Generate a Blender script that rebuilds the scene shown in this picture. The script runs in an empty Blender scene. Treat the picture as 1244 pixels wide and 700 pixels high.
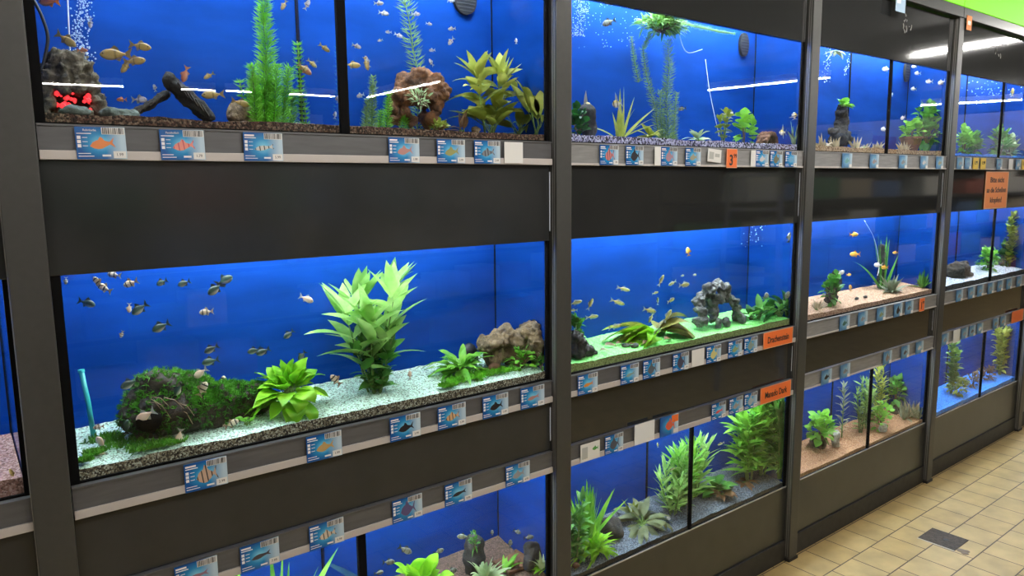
import bpy, bmesh, math, random
from mathutils import Vector, Matrix, noise
R = math.radians
rnd = random.Random(7)
scn = bpy.context.scene
COL = scn.collection
Z = Vector((0, 0, 1))

# ------------------------------------------------------------------ camera
W, H, F = 1244, 700, 893.5
EYE = Vector((0, -1.65, 1.625))
YAW, PITCH, ROLL = 0.66006519, 0.13971188, -0.00996303
_f = Vector((math.sin(YAW)*math.cos(PITCH), math.cos(YAW)*math.cos(PITCH), -math.sin(PITCH)))
_r = Vector((math.cos(YAW), -math.sin(YAW), 0))
_u = _r.cross(_f)
CR = math.cos(ROLL)*_r + math.sin(ROLL)*_u
CU = -math.sin(ROLL)*_r + math.cos(ROLL)*_u
cam = bpy.data.cameras.new('camera'); camo = bpy.data.objects.new('camera', cam); COL.objects.link(camo)
m = Matrix((CR, CU, -_f)).transposed().to_4x4(); m.translation = EYE
camo.matrix_world = m
cam.sensor_width = 36; cam.lens = 36*F/W; cam.clip_start = .05; cam.clip_end = 100
scn.camera = camo

def ray(px, py):
    return (px-622)/F*CR - (py-350)/F*CU + _f
def at(px, py, y):
    d = ray(px, py); return EYE + d*((y+1.65)/d.y)
def onz(px, py, z):
    d = ray(px, py); return EYE + d*((z-1.625)/d.z)
def pxm(p):                                   # metres per pixel at a point
    return (p-EYE).dot(_f)/F

# ------------------------------------------------------------------ materials
MATS = {}
def nt(name):
    m = bpy.data.materials.new(name); m.use_nodes = True
    n = m.node_tree.nodes; l = m.node_tree.links
    return m, n, l, n['Principled BSDF'], n['Material Output']
def ramp(n, stops, interp='LINEAR'):
    r = n.new('ShaderNodeValToRGB'); r.color_ramp.interpolation = interp
    e = r.color_ramp.elements
    while len(e) < len(stops): e.new(.5)
    for i, (p, c) in enumerate(stops):
        e[i].position = p; e[i].color = (*c, 1)
    return r
def coords(n, l, kind='Object', scale=(1, 1, 1)):
    t = n.new('ShaderNodeTexCoord'); mp = n.new('ShaderNodeMapping'); mp.inputs['Scale'].default_value = scale
    l.new(t.outputs[kind], mp.inputs['Vector']); return mp.outputs['Vector']
def bump(n, l, b, h, strength=.3, dist=.01):
    k = n.new('ShaderNodeBump'); k.inputs['Strength'].default_value = strength; k.inputs['Distance'].default_value = dist
    l.new(h, k.inputs['Height']); l.new(k.outputs['Normal'], b.inputs['Normal'])
def plain(name, c, rough=.5, metal=0, spec=.5, noise_scale=0, noise_amt=.25, bmp=0, geo=False, stretch=(1, 1, 1)):
    if name in MATS: return MATS[name]
    m, n, l, b, o = nt(name)
    b.inputs['Base Color'].default_value = (*c, 1); b.inputs['Roughness'].default_value = rough
    b.inputs['Metallic'].default_value = metal; b.inputs['Specular IOR Level'].default_value = spec
    if noise_scale:
        v = coords(n, l, 'Object', stretch)
        t = n.new('ShaderNodeTexNoise'); t.inputs['Scale'].default_value = noise_scale; t.inputs['Detail'].default_value = 5
        l.new(v, t.inputs['Vector'])
        r = ramp(n, [(.3, tuple(x*(1-noise_amt) for x in c)), (.7, tuple(min(1, x*(1+noise_amt)) for x in c))])
        l.new(t.outputs['Fac'], r.inputs['Fac']); l.new(r.outputs['Color'], b.inputs['Base Color'])
        if bmp: bump(n, l, b, t.outputs['Fac'], bmp, .004)
    MATS[name] = m; return m
def emit(name, c, s):
    m, n, l, b, o = nt(name)
    b.inputs['Base Color'].default_value = (*c, 1); b.inputs['Emission Color'].default_value = (*c, 1); b.inputs['Emission Strength'].default_value = s
    return m
def leafmat(name, c, c2=None, trans=.35, rough=.45):
    if name in MATS: return MATS[name]
    m, n, l, b, o = nt(name)
    c2 = c2 or tuple(x*.55 for x in c)
    v = coords(n, l, 'Object'); t = n.new('ShaderNodeTexNoise'); t.inputs['Scale'].default_value = 22; t.inputs['Detail'].default_value = 2
    l.new(v, t.inputs['Vector']); r = ramp(n, [(.32, c2), (.66, c)]); l.new(t.outputs['Fac'], r.inputs['Fac'])
    l.new(r.outputs['Color'], b.inputs['Base Color']); b.inputs['Roughness'].default_value = rough
    b.inputs['Specular IOR Level'].default_value = .35
    tr = n.new('ShaderNodeBsdfTranslucent'); l.new(r.outputs['Color'], tr.inputs['Color'])
    mx = n.new('ShaderNodeMixShader'); mx.inputs['Fac'].default_value = trans
    l.new(b.outputs['BSDF'], mx.inputs[1]); l.new(tr.outputs['BSDF'], mx.inputs[2]); l.new(mx.outputs['Shader'], o.inputs['Surface'])
    MATS[name] = m; return m
def gravelmat(name, cols, scale=190):
    m, n, l, b, o = nt(name)
    v = coords(n, l, 'Object'); t = n.new('ShaderNodeTexVoronoi'); t.inputs['Scale'].default_value = scale
    l.new(v, t.inputs['Vector'])
    s = n.new('ShaderNodeSeparateColor'); l.new(t.outputs['Color'], s.inputs['Color'])
    k = len(cols); r = ramp(n, [(i/k, c) for i, c in enumerate(cols)], 'CONSTANT')
    l.new(s.outputs['Red'], r.inputs['Fac']); l.new(r.outputs['Color'], b.inputs['Base Color'])
    b.inputs['Roughness'].default_value = .8; b.inputs['Specular IOR Level'].default_value = .2
    inv = n.new('ShaderNodeMath'); inv.operation = 'SUBTRACT'; inv.inputs[0].default_value = 1; l.new(t.outputs['Distance'], inv.inputs[1])
    bump(n, l, b, inv.outputs[0], .5, .004)
    return m
def rockmat(name, c1, c2, scale=25, bm=.8):
    if name in MATS: return MATS[name]
    m, n, l, b, o = nt(name)
    v = coords(n, l, 'Object'); t = n.new('ShaderNodeTexNoise'); t.inputs['Scale'].default_value = scale; t.inputs['Detail'].default_value = 8; t.inputs['Roughness'].default_value = .7
    l.new(v, t.inputs['Vector']); r = ramp(n, [(.38, c2), (.62, c1)]); l.new(t.outputs['Fac'], r.inputs['Fac'])
    l.new(r.outputs['Color'], b.inputs['Base Color']); b.inputs['Roughness'].default_value = .85
    bump(n, l, b, t.outputs['Fac'], bm, .012); MATS[name] = m; return m
def stripes(name, base, bars, freq, width, belly=None, back=None, half=.012):
    """fish skin: vertical bars along local x, darker back and pale belly along local z"""
    if name in MATS: return MATS[name]
    m, n, l, b, o = nt(name)
    t = n.new('ShaderNodeTexCoord'); s = n.new('ShaderNodeSeparateXYZ'); l.new(t.outputs['Object'], s.inputs[0])
    g = n.new('ShaderNodeMapRange'); g.inputs['From Min'].default_value = -half; g.inputs['From Max'].default_value = half
    l.new(s.outputs['Z'], g.inputs['Value'])
    r = ramp(n, [(.15, belly or base), (.45, base), (.8, back or base)]); l.new(g.outputs[0], r.inputs['Fac'])
    out = r.outputs['Color']
    if freq:
        w = n.new('ShaderNodeMath'); w.operation = 'MULTIPLY'; w.inputs[1].default_value = freq*math.tau; l.new(s.outputs['X'], w.inputs[0])
        c = n.new('ShaderNodeMath'); c.operation = 'COSINE'; l.new(w.outputs[0], c.inputs[0])
        th = n.new('ShaderNodeMapRange'); th.inputs['From Min'].default_value = 1-width*2; th.inputs['From Max'].default_value = 1-width*2+.25
        l.new(c.outputs[0], th.inputs['Value'])
        mx = n.new('ShaderNodeMix'); mx.data_type = 'RGBA'; mx.inputs['B'].default_value = (*bars, 1)
        l.new(th.outputs[0], mx.inputs['Factor']); l.new(out, mx.inputs['A']); out = mx.outputs['Result']
    l.new(out, b.inputs['Base Color']); b.inputs['Roughness'].default_value = .35
    MATS[name] = m; return m

M = {}
M['post'] = plain('post_paint', (.054, .053, .048), .42, .2, .5, 60, .06)
M['panel'] = plain('panel_gloss', (.028, .029, .029), .13, 0, .6, 6, .15)
def add_panel_wave():
    m = M['panel']; n = m.node_tree.nodes; l = m.node_tree.links; b = n['Principled BSDF']
    t = n.new('ShaderNodeTexNoise'); t.inputs['Scale'].default_value = 40; t.inputs['Detail'].default_value = 2
    l.new(coords(n, l, 'Object'), t.inputs['Vector']); bump(n, l, b, t.outputs['Fac'], .06, .004)
add_panel_wave()
M['panel_mirror'] = plain('panel_mirror', (.022, .0225, .022), .055, 0, .9)
M['base_panel'] = plain('base_panel_satin', (.03, .031, .029), .3, 0, .5, 9, .18)
M['plinth'] = plain('plinth_dark', (.022, .022, .021), .55, 0, .4, 30, .3)
M['black'] = plain('black_silicone', (.003, .003, .003), .8, 0, .08)
M['black_plastic'] = plain('black_plastic', (.012, .012, .012), .5, 0, .4, 120, .3)
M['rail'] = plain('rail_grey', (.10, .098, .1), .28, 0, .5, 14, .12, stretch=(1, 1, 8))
M['rail_pale'] = plain('rail_pale_grey', (.25, .245, .24), .28, 0, .5, 14, .15, stretch=(1, 1, 8))  # paler copy of the rail grey, its lit gloss put into the colour
M['strip'] = plain('rail_lip', (.52, .47, .44), .35)
M['edge'] = plain('bright_edge', (.6, .58, .55), .25, .6)
M['clip'] = plain('bright_clip', (.8, .86, .95), .3)  # pale colour standing in for light through the panel gaps
M['white_in'] = plain('hood_white', (.7, .75, .8), .6)
M['white'] = plain('white_plastic', (.8, .8, .8), .4)
M['paper'] = plain('white_card', (.75, .73, .7), .5)
M['ink'] = plain('black_ink', (.015, .015, .018), .5)
M['orange'] = plain('orange_card', (.86, .17, .03), .5)
M['orange_pale'] = plain('orange_paper', (.85, .27, .07), .6)
M['yellow'] = plain('yellow_card', (.75, .5, .04), .5)
M['red'] = plain('red_ink', (.7, .05, .03), .5)
M['lime'] = emit('lime_backlit', (.22, .80, .004), .62); M['lime'].node_tree.nodes['Principled BSDF'].inputs['Base Color'].default_value = (.05, .2, .0, 1)  # emission over a dark green base gives the fascia its lime
for _k, _s in (('tube_dim', 38), ('tube', 46), ('tube_strong', 60)): M[_k] = emit(_k+'_white', (.86, .96, 1), _s)
M['room_tube'] = emit('room_tube', (1, .97, .92), 150)
M['glow'] = emit('red_lamp', (1, .03, .035), 1.1)

def blue(name, c, rough, spec):
    m, n, l, b, o = nt(name)
    v = coords(n, l, 'Object', (1, 1, 3)); t = n.new('ShaderNodeTexNoise'); t.inputs['Scale'].default_value = 5; t.inputs['Detail'].default_value = 8
    l.new(v, t.inputs['Vector']); r = ramp(n, [(.3, tuple(x*.8 for x in c)), (.7, tuple(x*1.15 for x in c))])
    l.new(t.outputs['Fac'], r.inputs['Fac']); l.new(r.outputs['Color'], b.inputs['Base Color'])
    b.inputs['Roughness'].default_value = rough; b.inputs['Specular IOR Level'].default_value = spec
    return m
M['back'] = blue('back_blue', (.0033, .039, .232), .7, .04)
M['side'] = blue('side_blue', (.0033, .033, .19), .12, .45)  # the back's blue, mirrored in the side glass, is put into this colour
def glass(name, ior=1.5, tint=(.97, .985, 1), rough=0):
    m, n, l, b, o = nt(name); n.remove(b)
    f = n.new('ShaderNodeFresnel'); f.inputs['IOR'].default_value = ior
    ge = n.new('ShaderNodeNewGeometry'); fr = n.new('ShaderNodeMath'); fr.operation = 'SUBTRACT'; fr.inputs[0].default_value = 1; l.new(ge.outputs['Backfacing'], fr.inputs[1])
    mu = n.new('ShaderNodeMath'); mu.operation = 'MULTIPLY'; l.new(f.outputs[0], mu.inputs[0]); l.new(fr.outputs[0], mu.inputs[1])
    t = n.new('ShaderNodeBsdfTransparent'); t.inputs['Color'].default_value = (*tint, 1)
    g = n.new('ShaderNodeBsdfGlossy'); g.inputs['Roughness'].default_value = rough; g.inputs['Color'].default_value = (1, 1, 1, 1)
    mx = n.new('ShaderNodeMixShader'); l.new(mu.outputs[0], mx.inputs[0]); l.new(t.outputs[0], mx.inputs[1]); l.new(g.outputs[0], mx.inputs[2])
    l.new(mx.outputs[0], o.inputs['Surface']); return m
M['glass'] = glass('aquarium_glass', 1.42)
M['bubble'] = glass('bubble_film', 1.6, (1, 1, 1))
def tiles():
    m, n, l, b, o = nt('yellow_tiles')
    v = coords(n, l, 'Object'); mp = v.node; mp.inputs['Location'].default_value = (-3.165+.1652*40, .177+.165*60, 0)
    k = n.new('ShaderNodeTexBrick'); k.offset = .56; k.inputs['Scale'].default_value = 1
    k.inputs['Brick Width'].default_value = .1652; k.inputs['Row Height'].default_value = .165; k.inputs['Mortar Size'].default_value = .0028
    k.inputs['Mortar Smooth'].default_value = .2
    k.inputs['Color1'].default_value = (.46, .32, .125, 1); k.inputs['Color2'].default_value = (.51, .365, .155, 1); k.inputs['Mortar'].default_value = (.075, .045, .022, 1)
    l.new(v, k.inputs['Vector'])
    t = n.new('ShaderNodeTexNoise'); t.inputs['Scale'].default_value = 9; t.inputs['Detail'].default_value = 8; l.new(v, t.inputs['Vector'])
    r = ramp(n, [(.3, (.78, .78, .76)), (.65, (1.08, 1.06, 1.04))]); l.new(t.outputs['Fac'], r.inputs['Fac'])
    mx = n.new('ShaderNodeMix'); mx.data_type = 'RGBA'; mx.blend_type = 'MULTIPLY'; mx.inputs['Factor'].default_value = 1
    l.new(k.outputs['Color'], mx.inputs['A']); l.new(r.outputs['Color'], mx.inputs['B']); l.new(mx.outputs['Result'], b.inputs['Base Color'])
    b.inputs['Roughness'].default_value = .42; inv = n.new('ShaderNodeMath'); inv.operation = 'SUBTRACT'; inv.inputs[0].default_value = 1; l.new(k.outputs['Fac'], inv.inputs[1])
    bump(n, l, b, inv.outputs[0], .5, .004); return m
M['tiles'] = tiles()
M['ceiling'] = plain('ceiling_panels', (.07, .07, .068), .8, 0, .3, 2, .1)
M['wall'] = plain('shop_wall', (.14, .13, .12), .8, 0, .3, 1.3, .4)

# ------------------------------------------------------------------ mesh helpers
class MB:
    def __init__(s): s.v = []; s.f = []; s.mi = []; s.cur = 0
    def add(s, vs, fs):
        o = len(s.v); s.v += [tuple(v) for v in vs]; s.f += [tuple(i+o for i in f) for f in fs]; s.mi += [s.cur]*len(fs); return s
    def box(s, a, b):
        (x0, y0, z0), (x1, y1, z1) = a, b
        return s.add([(x0, y0, z0), (x1, y0, z0), (x1, y1, z0), (x0, y1, z0), (x0, y0, z1), (x1, y0, z1), (x1, y1, z1), (x0, y1, z1)],
                     [(0, 3, 2, 1), (4, 5, 6, 7), (0, 1, 5, 4), (1, 2, 6, 5), (2, 3, 7, 6), (3, 0, 4, 7)])
    def bevbox(s, a, b, w=.003):
        bm = bmesh.new(); bmesh.ops.create_cube(bm, size=1)
        a, b = Vector(a), Vector(b)
        for v in bm.verts: v.co = (a+b)/2 + Vector(((b-a)[i]*v.co[i] for i in range(3)))
        bmesh.ops.bevel(bm, geom=bm.edges[:], offset=w, segments=2, affect='EDGES', profile=.6)
        bm.verts.index_update(); s.add([v.co.copy() for v in bm.verts], [[v.index for v in f.verts] for f in bm.faces]); bm.free(); return s
    def tube(s, pts, rad, n=6):
        pts = [Vector(p) for p in pts]; k = len(pts)
        rad = rad if isinstance(rad, (list, tuple)) else [rad]*k
        vs, fs = [], []
        for i, p in enumerate(pts):
            d = (pts[min(i+1, k-1)]-pts[max(i-1, 0)]).normalized()
            a = d.cross(Z if abs(d.z) < .9 else Vector((1, 0, 0))).normalized(); c = d.cross(a)
            for j in range(n):
                t = math.tau*j/n; vs.append(p+(a*math.cos(t)+c*math.sin(t))*rad[i])
        for i in range(k-1):
            for j in range(n):
                fs.append((i*n+j, i*n+(j+1) % n, (i+1)*n+(j+1) % n, (i+1)*n+j))
        fs.append(tuple(range(n))[::-1]); fs.append(tuple((k-1)*n+j for j in range(n)))
        return s.add(vs, fs)
    def leaf(s, base, d, L, w, droop=.3, fold=.25, n=6, roll=0, tip=.75, wave=0):
        d = Vector(d).normalized(); side = d.cross(Z)
        side = side.normalized() if side.length > .05 else Vector((1, 0, 0))
        side = Matrix.Rotation(roll, 3, d) @ side; up = side.cross(d)
        vs, fs = [], []
        for i in range(n+1):
            t = i/n; c = Vector(base)+d*L*t-Z*droop*L*t*t
            ww = w*.5*max(.02, math.sin(math.pi*min(1, t**tip*.97+.03))**.85)
            wv = wave*L*math.sin(t*14)
            vs += [c-side*ww+up*(ww*fold+wv), c, c+side*ww+up*(ww*fold-wv)]
        for i in range(n):
            a = 3*i; fs += [(a, a+1, a+4, a+3), (a+1, a+2, a+5, a+4)]
        return s.add(vs, fs)
    def ball(s, c, r, sub=2, sc=(1, 1, 1)):
        bm = bmesh.new(); bmesh.ops.create_icosphere(bm, subdivisions=sub, radius=1)
        bm.verts.index_update()
        s.add([Vector(c)+Vector((v.co.x*sc[0], v.co.y*sc[1], v.co.z*sc[2]))*r for v in bm.verts], [[v.index for v in f.verts] for f in bm.faces]); bm.free(); return s
    def mesh(s, name, mats, smooth=False):
        me = bpy.data.meshes.new(name); me.from_pydata(s.v, [], s.f)
        for m in (mats if isinstance(mats, list) else [mats]): me.materials.append(m)
        me.polygons.foreach_set('material_index', s.mi)
        if smooth: me.polygons.foreach_set('use_smooth', [True]*len(me.polygons))
        me.update(); return me
    def build(s, name, mats, parent=None, smooth=False, loc=None):
        me = s.mesh(name, mats, smooth); return link(name, me, parent, loc)
def link(name, me, parent=None, loc=None):
    o = bpy.data.objects.new(name, me); COL.objects.link(o)
    if parent: o.parent = parent
    if loc is not None: o.location = loc
    return o
def tag(o, label=None, cat=None, group=None, kind=None):
    if label: o['label'] = label
    if cat: o['category'] = cat
    if group: o['group'] = group
    if kind: o['kind'] = kind
    return o
def thing(name, label, cat, loc=(0, 0, 0), group=None):
    o = bpy.data.objects.new(name, None); COL.objects.link(o); o.location = loc; o.empty_display_size = .05
    return tag(o, label, cat, group)
def copy_tree(o, parent=None):
    c = o.copy(); COL.objects.link(c); c.parent = parent
    for ch in list(o.children): copy_tree(ch, c)
    return c
def text_mesh(txt, size, mat, extrude=.0003, sx=1, bold=0):
    cu = bpy.data.curves.new('lettering', 'FONT'); cu.body = txt; cu.size = size; cu.align_x = 'CENTER'; cu.align_y = 'CENTER'
    cu.extrude = extrude; cu.resolution_u = 3; cu.offset = bold
    ob = bpy.data.objects.new('lettering', cu); COL.objects.link(ob)
    bpy.context.view_layer.update(); dg = bpy.context.evaluated_depsgraph_get()
    me = bpy.data.meshes.new_from_object(ob.evaluated_get(dg)); bpy.data.objects.remove(ob)
    me.transform(Matrix.Diagonal((sx, 1, 1, 1))); me.transform(Matrix.Rotation(math.pi/2, 4, 'X'))
    me.materials.clear(); me.materials.append(mat); return me
def fit(me, w):
    xs = [v.co.x for v in me.vertices]; k = w/(max(xs)-min(xs)); me.transform(Matrix.Diagonal((k, 1, 1, 1))); return me
def lump(name, balls, mat, parent=None, loc=(0, 0, 0), voxel=.006, amp=.008, freq=40, amp2=.003, flat=None, seed=0, squash=None):
    """one rough continuous stone or wood surface grown from overlapping blobs"""
    b = MB()
    for c, r in balls:
        b.ball(c, r if not isinstance(r, tuple) else 1, 3, (1, 1, 1) if not isinstance(r, tuple) else r)
    me = b.mesh('tmp', mat); ob = bpy.data.objects.new('tmp', me); COL.objects.link(ob)
    md = ob.modifiers.new('r', 'REMESH'); md.mode = 'VOXEL'; md.voxel_size = voxel
    bpy.context.view_layer.update(); dg = bpy.context.evaluated_depsgraph_get()
    m2 = bpy.data.meshes.new_from_object(ob.evaluated_get(dg)); bpy.data.objects.remove(ob)
    off = Vector((seed*3.1, seed*1.7, 0)); nr = [v.normal.copy() for v in m2.vertices]
    for v, q in zip(m2.vertices, nr):
        p = v.co+off
        v.co += q*(amp*noise.noise(p*freq)+amp2*noise.noise(p*freq*3.1)+amp*.8*(abs(noise.noise(p*freq*.45))-.25))
        if flat is not None and v.co.z < flat: v.co.z = flat
    m2.name = name; m2.materials.clear(); m2.materials.append(mat)
    m2.polygons.foreach_set('use_smooth', [True]*len(m2.polygons))
    return link(name, m2, parent, loc)

# ------------------------------------------------------------------ setting
def struct(name, b, mat, **k):
    return tag(b.build(name, mat, **k), kind='structure')
struct('floor', MB().box((-6, -12, -.1), (18, .6, 0)), M['tiles'])
struct('ceiling', MB().box((-6, -12, 3.05), (18, .6, 3.15)), M['ceiling'])
struct('wall_back', MB().box((-6, .5, 0), (18, .6, 3.05)), M['wall'])
struct('wall_opposite', MB().box((-6, -12, 0), (18, -11.9, 3.05)), M['wall'])

# ------------------------------------------------------------------ rack
PR = [-1.173, .157, 1.489, 2.818, 4.148, 5.478, 6.808]      # right edge of every upright
PW = .06
DEP = [.27, .265, .222, .2, .2, .2]
BAYN = ['bay cut by the frame edge', 'first bay', 'second bay', 'third bay', 'fourth bay', 'fifth bay']
ORD = ['first', 'second', 'third', 'fourth', 'fifth', 'sixth', 'seventh', 'eighth', 'ninth', 'tenth']
for i, x in enumerate(PR[:6]):
    w = .066 if i == 1 else PW
    t = thing('rack_post', 'dark grey upright steel post, %s' % ['outside the frame before the first bay', 'wide in view before the first bay', 'between first and second bay', 'between second and third bay', 'between third and fourth bay', 'between fourth and fifth bay'][i], 'post', (x-w/2, -.025, 0), 'upright rack posts')
    MB().bevbox((-w/2, 0, .012), (w/2, .05, 2.425), .003).build('post_profile', M['post'], t)
    g = MB()
    for gy in (.008, .016): g.box((-w/2-.0006, gy, .02), (-w/2+.0004, gy+.002, 2.42))
    g.build('side_groove', M['edge'], t)
    MB().bevbox((-w/2-.004, -.004, 0), (w/2+.004, .05, .014), .002).build('foot', M['black_plastic'], t)
TI = {1: (1.747, 2.165, 2.27), 2: (1.036, 1.458, 1.57), 3: (.334, .745, .86)}
TN = {1: 'top', 2: 'middle', 3: 'bottom'}
GZ = {}
PART = {(1, 1): .786, (2, 3): 2.117, (3, 3): 3.465, (3, 1): 3.478, (1, 3): .785, (4, 1): 4.81, (4, 2): 4.83, (4, 3): 4.82, (2, 1): None}
bays = range(0, 6)
for b in bays:
    xl, xr = PR[b], PR[b+1]-PW
    dep = DEP[b]
    bn = BAYN[b]
    def clip(o, x, y, z0, z1, name):  # adds the pale strip that stands in for light through the panel gap
        if name == 'cover_panel': MB().box((x+.0008, y+.001, z0+.03), (x+.0042, y+.006, z1-.02)).build('edge_clip', M['clip'], o)  # pale strip painted in for light leaking between panel and post
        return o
    def board(name, z0, z1, label, mat, y0=0, y1=.018, gap=.006):
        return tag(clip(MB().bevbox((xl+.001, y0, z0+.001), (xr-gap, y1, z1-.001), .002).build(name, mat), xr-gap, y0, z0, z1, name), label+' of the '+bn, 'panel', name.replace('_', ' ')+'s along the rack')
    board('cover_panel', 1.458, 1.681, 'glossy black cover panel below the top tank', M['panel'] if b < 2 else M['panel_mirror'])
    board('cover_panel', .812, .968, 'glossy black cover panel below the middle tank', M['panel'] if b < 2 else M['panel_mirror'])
    board('canopy_panel', 2.165, 2.42, 'glossy black panel above the top tank', M['panel_mirror'])
    board('base_panel', .095, .334, 'dark base panel under the bottom tank', M['base_panel'], .002, .02, .003)
    board('plinth_board', 0, .095, 'scuffed plinth board at the floor', M['plinth'], -.006, .012, .001)
    e = MB().box((xl+.002, -.001, .3345), (xr-.004, .004, .338)); tag(e.build('edge_strip', M['edge']), 'thin bright edge strip along the bottom tank of the '+bn, 'edge strip', 'bright edge strips')
    for t, (z0, z1, zt) in TI.items():
        rz = z0 if t < 3 else .812
        if t == 1: rz = 1.747
        if t == 2: rz = 1.036
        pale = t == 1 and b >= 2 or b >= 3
        rt = thing('label_rail', 'grey price rail %s the %s tank of the %s' % ('below' if t < 3 else 'above', TN[t], bn), 'price rail', (xl, 0, rz), 'price rails along the rack')
        w = xr-xl-.006
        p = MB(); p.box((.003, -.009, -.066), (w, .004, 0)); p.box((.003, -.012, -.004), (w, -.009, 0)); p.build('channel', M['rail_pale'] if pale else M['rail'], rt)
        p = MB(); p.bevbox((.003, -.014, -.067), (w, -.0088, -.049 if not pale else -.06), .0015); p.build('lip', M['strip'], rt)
        # the tank
        ax, bx = xl+.002, xr-.004
        a = thing('aquarium', '%s blue backed aquarium of the %s' % (TN[t], bn), 'aquarium', (ax, 0, z0), 'aquariums stacked in the rack')
        w = bx-ax; h = zt-z0
        MB().box((.018, .006, .002), (w-.010, .012, h)).build('front_pane', M['glass'], a)
        MB().box((0, dep, 0), (w, dep+.008, h)).build('back_panel', M['back'], a)
        MB().box((0, .012, 0), (.008, dep, h)).build('side_panel', M['side'], a)
        MB().box((w-.008, .012, 0), (w, dep, h)).build('side_panel', M['side'], a)
        MB().box((0, .004, -.006), (w, dep+.008, 0)).build('bottom_panel', M['black'], a)
        s = MB(); s.box((0, .003, 0), (.018, .014, h)); s.box((w-.010, .003, 0), (w, .014, h)); s.box((.018, .005, 0), (w-.010, .013, .004))
        s.box((w-.011, dep-.003, 0), (w-.007, dep+.001, h)); s.build('silicone_seam', M['black'], a)
        q = PART.get((b, t))
        if q:
            MB().box((q-ax-.003, .014, .004), (q-ax+.003, dep, h)).build('partition', M['glass'], a)
            MB().box((q-ax-(.011 if b == 1 else .006), .002, 0), (q-ax+(.011 if b == 1 else .006), .0135, h)).build('partition_edge', M['black'], a)
            MB().box((q-ax-.004, dep-.004, 0), (q-ax+.004, dep-.0005, h)).build('partition_seam', M['black'], a)
        # the hood with its lamp
        hd = thing('aquarium_hood', 'lidded lamp hood over the %s aquarium of the %s' % (TN[t], bn), 'hood', (ax, 0, zt), 'lamp hoods over the aquariums')
        hh = .07
        s = MB(); s.box((0, .022, hh), (w, dep+.01, hh+.012)); s.box((0, dep+.002, .002), (w, dep+.01, hh)); s.box((-.001, .022, .002), (.006, dep, hh)); s.box((w-.006, .022, .002), (w+.001, dep, hh)); s.build('hood_shell', M['white_in'], hd)
        for ty in (.052, .15): MB().tube([(.05, ty, .045), (w-.05, ty, .045)], .009, 8).build('lamp_tube', M['tube_dim' if (b, t) == (1, 2) or t == 3 else 'tube_strong' if b > 1 and t < 3 else 'tube'], hd)
        for hx in (.02, w-.05): MB().box((hx, .04, .03), (hx+.03, .165, .068)).build('lamp_holder', M['black_plastic'], hd)
    # header
    tag(MB().bevbox((xl-PW/2, -.03, 2.425), (xr+PW/2-.002, .02, 2.476), .003).build('header_board', M['base_panel']), 'dark header board above the '+bn, 'header board', 'header boards along the rack')
    fs = MB().bevbox((xl-PW/2, -.03, 2.478), (xr+PW/2-.004, .02, 2.78), .003).build('fascia_sign', M['lime']); tag(fs, 'bright lime green blank fascia above the '+bn, 'fascia', 'lime fascia boards')

# ------------------------------------------------------------------ gravel
def gravel(b, t, zf, zb, cols, label, scale=190, x0=None, x1=None, seed=1, under=None):
    scale *= 1.5
    xl, xr = PR[b]+.012 if x0 is None else x0, PR[b+1]-PW-.014 if x1 is None else x1
    z0 = TI[t][0]+.001; dep = DEP[b]-.002; nx, ny = 90, 14
    vs, fs = [], []
    for i in range(nx+1):
        for j in range(ny+1):
            x = xl+(xr-xl)*i/nx; y = .0135+(dep-.0135)*j/ny
            z = zf+(zb-zf)*j/ny + .006*noise.noise(Vector((x*7+seed, y*9, 0)))+.003*noise.noise(Vector((x*60, y*60, seed)))
            vs.append((x, y, z))
    n1 = ny+1
    for i in range(nx):
        for j in range(ny): fs.append((i*n1+j, (i+1)*n1+j, (i+1)*n1+j+1, i*n1+j+1))
    o = len(vs)
    vs += [(x, y, z0) for x, y, _ in vs]
    for i in range(nx):
        fs.append((i*n1, o+i*n1, o+(i+1)*n1, (i+1)*n1)); fs.append((i*n1+ny, (i+1)*n1+ny, o+(i+1)*n1+ny, o+i*n1+ny))
    for j in range(ny):
        fs.append((j, j+1, o+j+1, o+j)); k = nx*n1; fs.append((k+j, o+k+j, o+k+j+1, k+j+1))
    mb = MB().add(vs, fs); ms = [gravelmat('gravel_%d%d' % (b, t), cols, scale)]
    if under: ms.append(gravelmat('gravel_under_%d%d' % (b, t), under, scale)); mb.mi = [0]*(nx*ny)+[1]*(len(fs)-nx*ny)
    tag(mb.build('gravel', ms, smooth=False), label, 'gravel', None, 'stuff')
    GZ[(b, t)] = (zf+zb)/2
mint = [(.68, .93, .76), (.55, .82, .64), (.8, .97, .86), (.18, .26, .16), (.7, .92, .74), (.38, .56, .42)]
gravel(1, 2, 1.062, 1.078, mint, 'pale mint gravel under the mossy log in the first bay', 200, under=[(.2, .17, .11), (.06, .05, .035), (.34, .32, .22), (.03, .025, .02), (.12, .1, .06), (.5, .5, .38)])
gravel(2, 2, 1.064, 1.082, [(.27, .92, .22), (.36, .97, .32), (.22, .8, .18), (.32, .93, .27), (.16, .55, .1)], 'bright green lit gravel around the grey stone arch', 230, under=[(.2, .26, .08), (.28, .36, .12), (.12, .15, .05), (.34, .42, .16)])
brn = [(.09, .045, .03), (.05, .03, .02), (.14, .08, .05), (.03, .02, .015), (.22, .15, .1)]
gravel(1, 1, 1.768, 1.772, brn, 'dark red brown gravel in the top tank of the first bay', 170)
gravel(2, 1, 1.772, 1.775, [(.42, .4, .6), (.1, .09, .13), (.6, .6, .75), (.03, .03, .04), (.3, .28, .45)], 'speckled lilac and black gravel in the top tank of the second bay', 130)
tan = [(.42, .28, .15), (.3, .19, .1), (.5, .36, .22), (.2, .12, .06), (.56, .42, .28)]
gravel(3, 1, 1.772, 1.778, tan, 'tan brown gravel under the anubias in the top tank of the third bay', 150)
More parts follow.
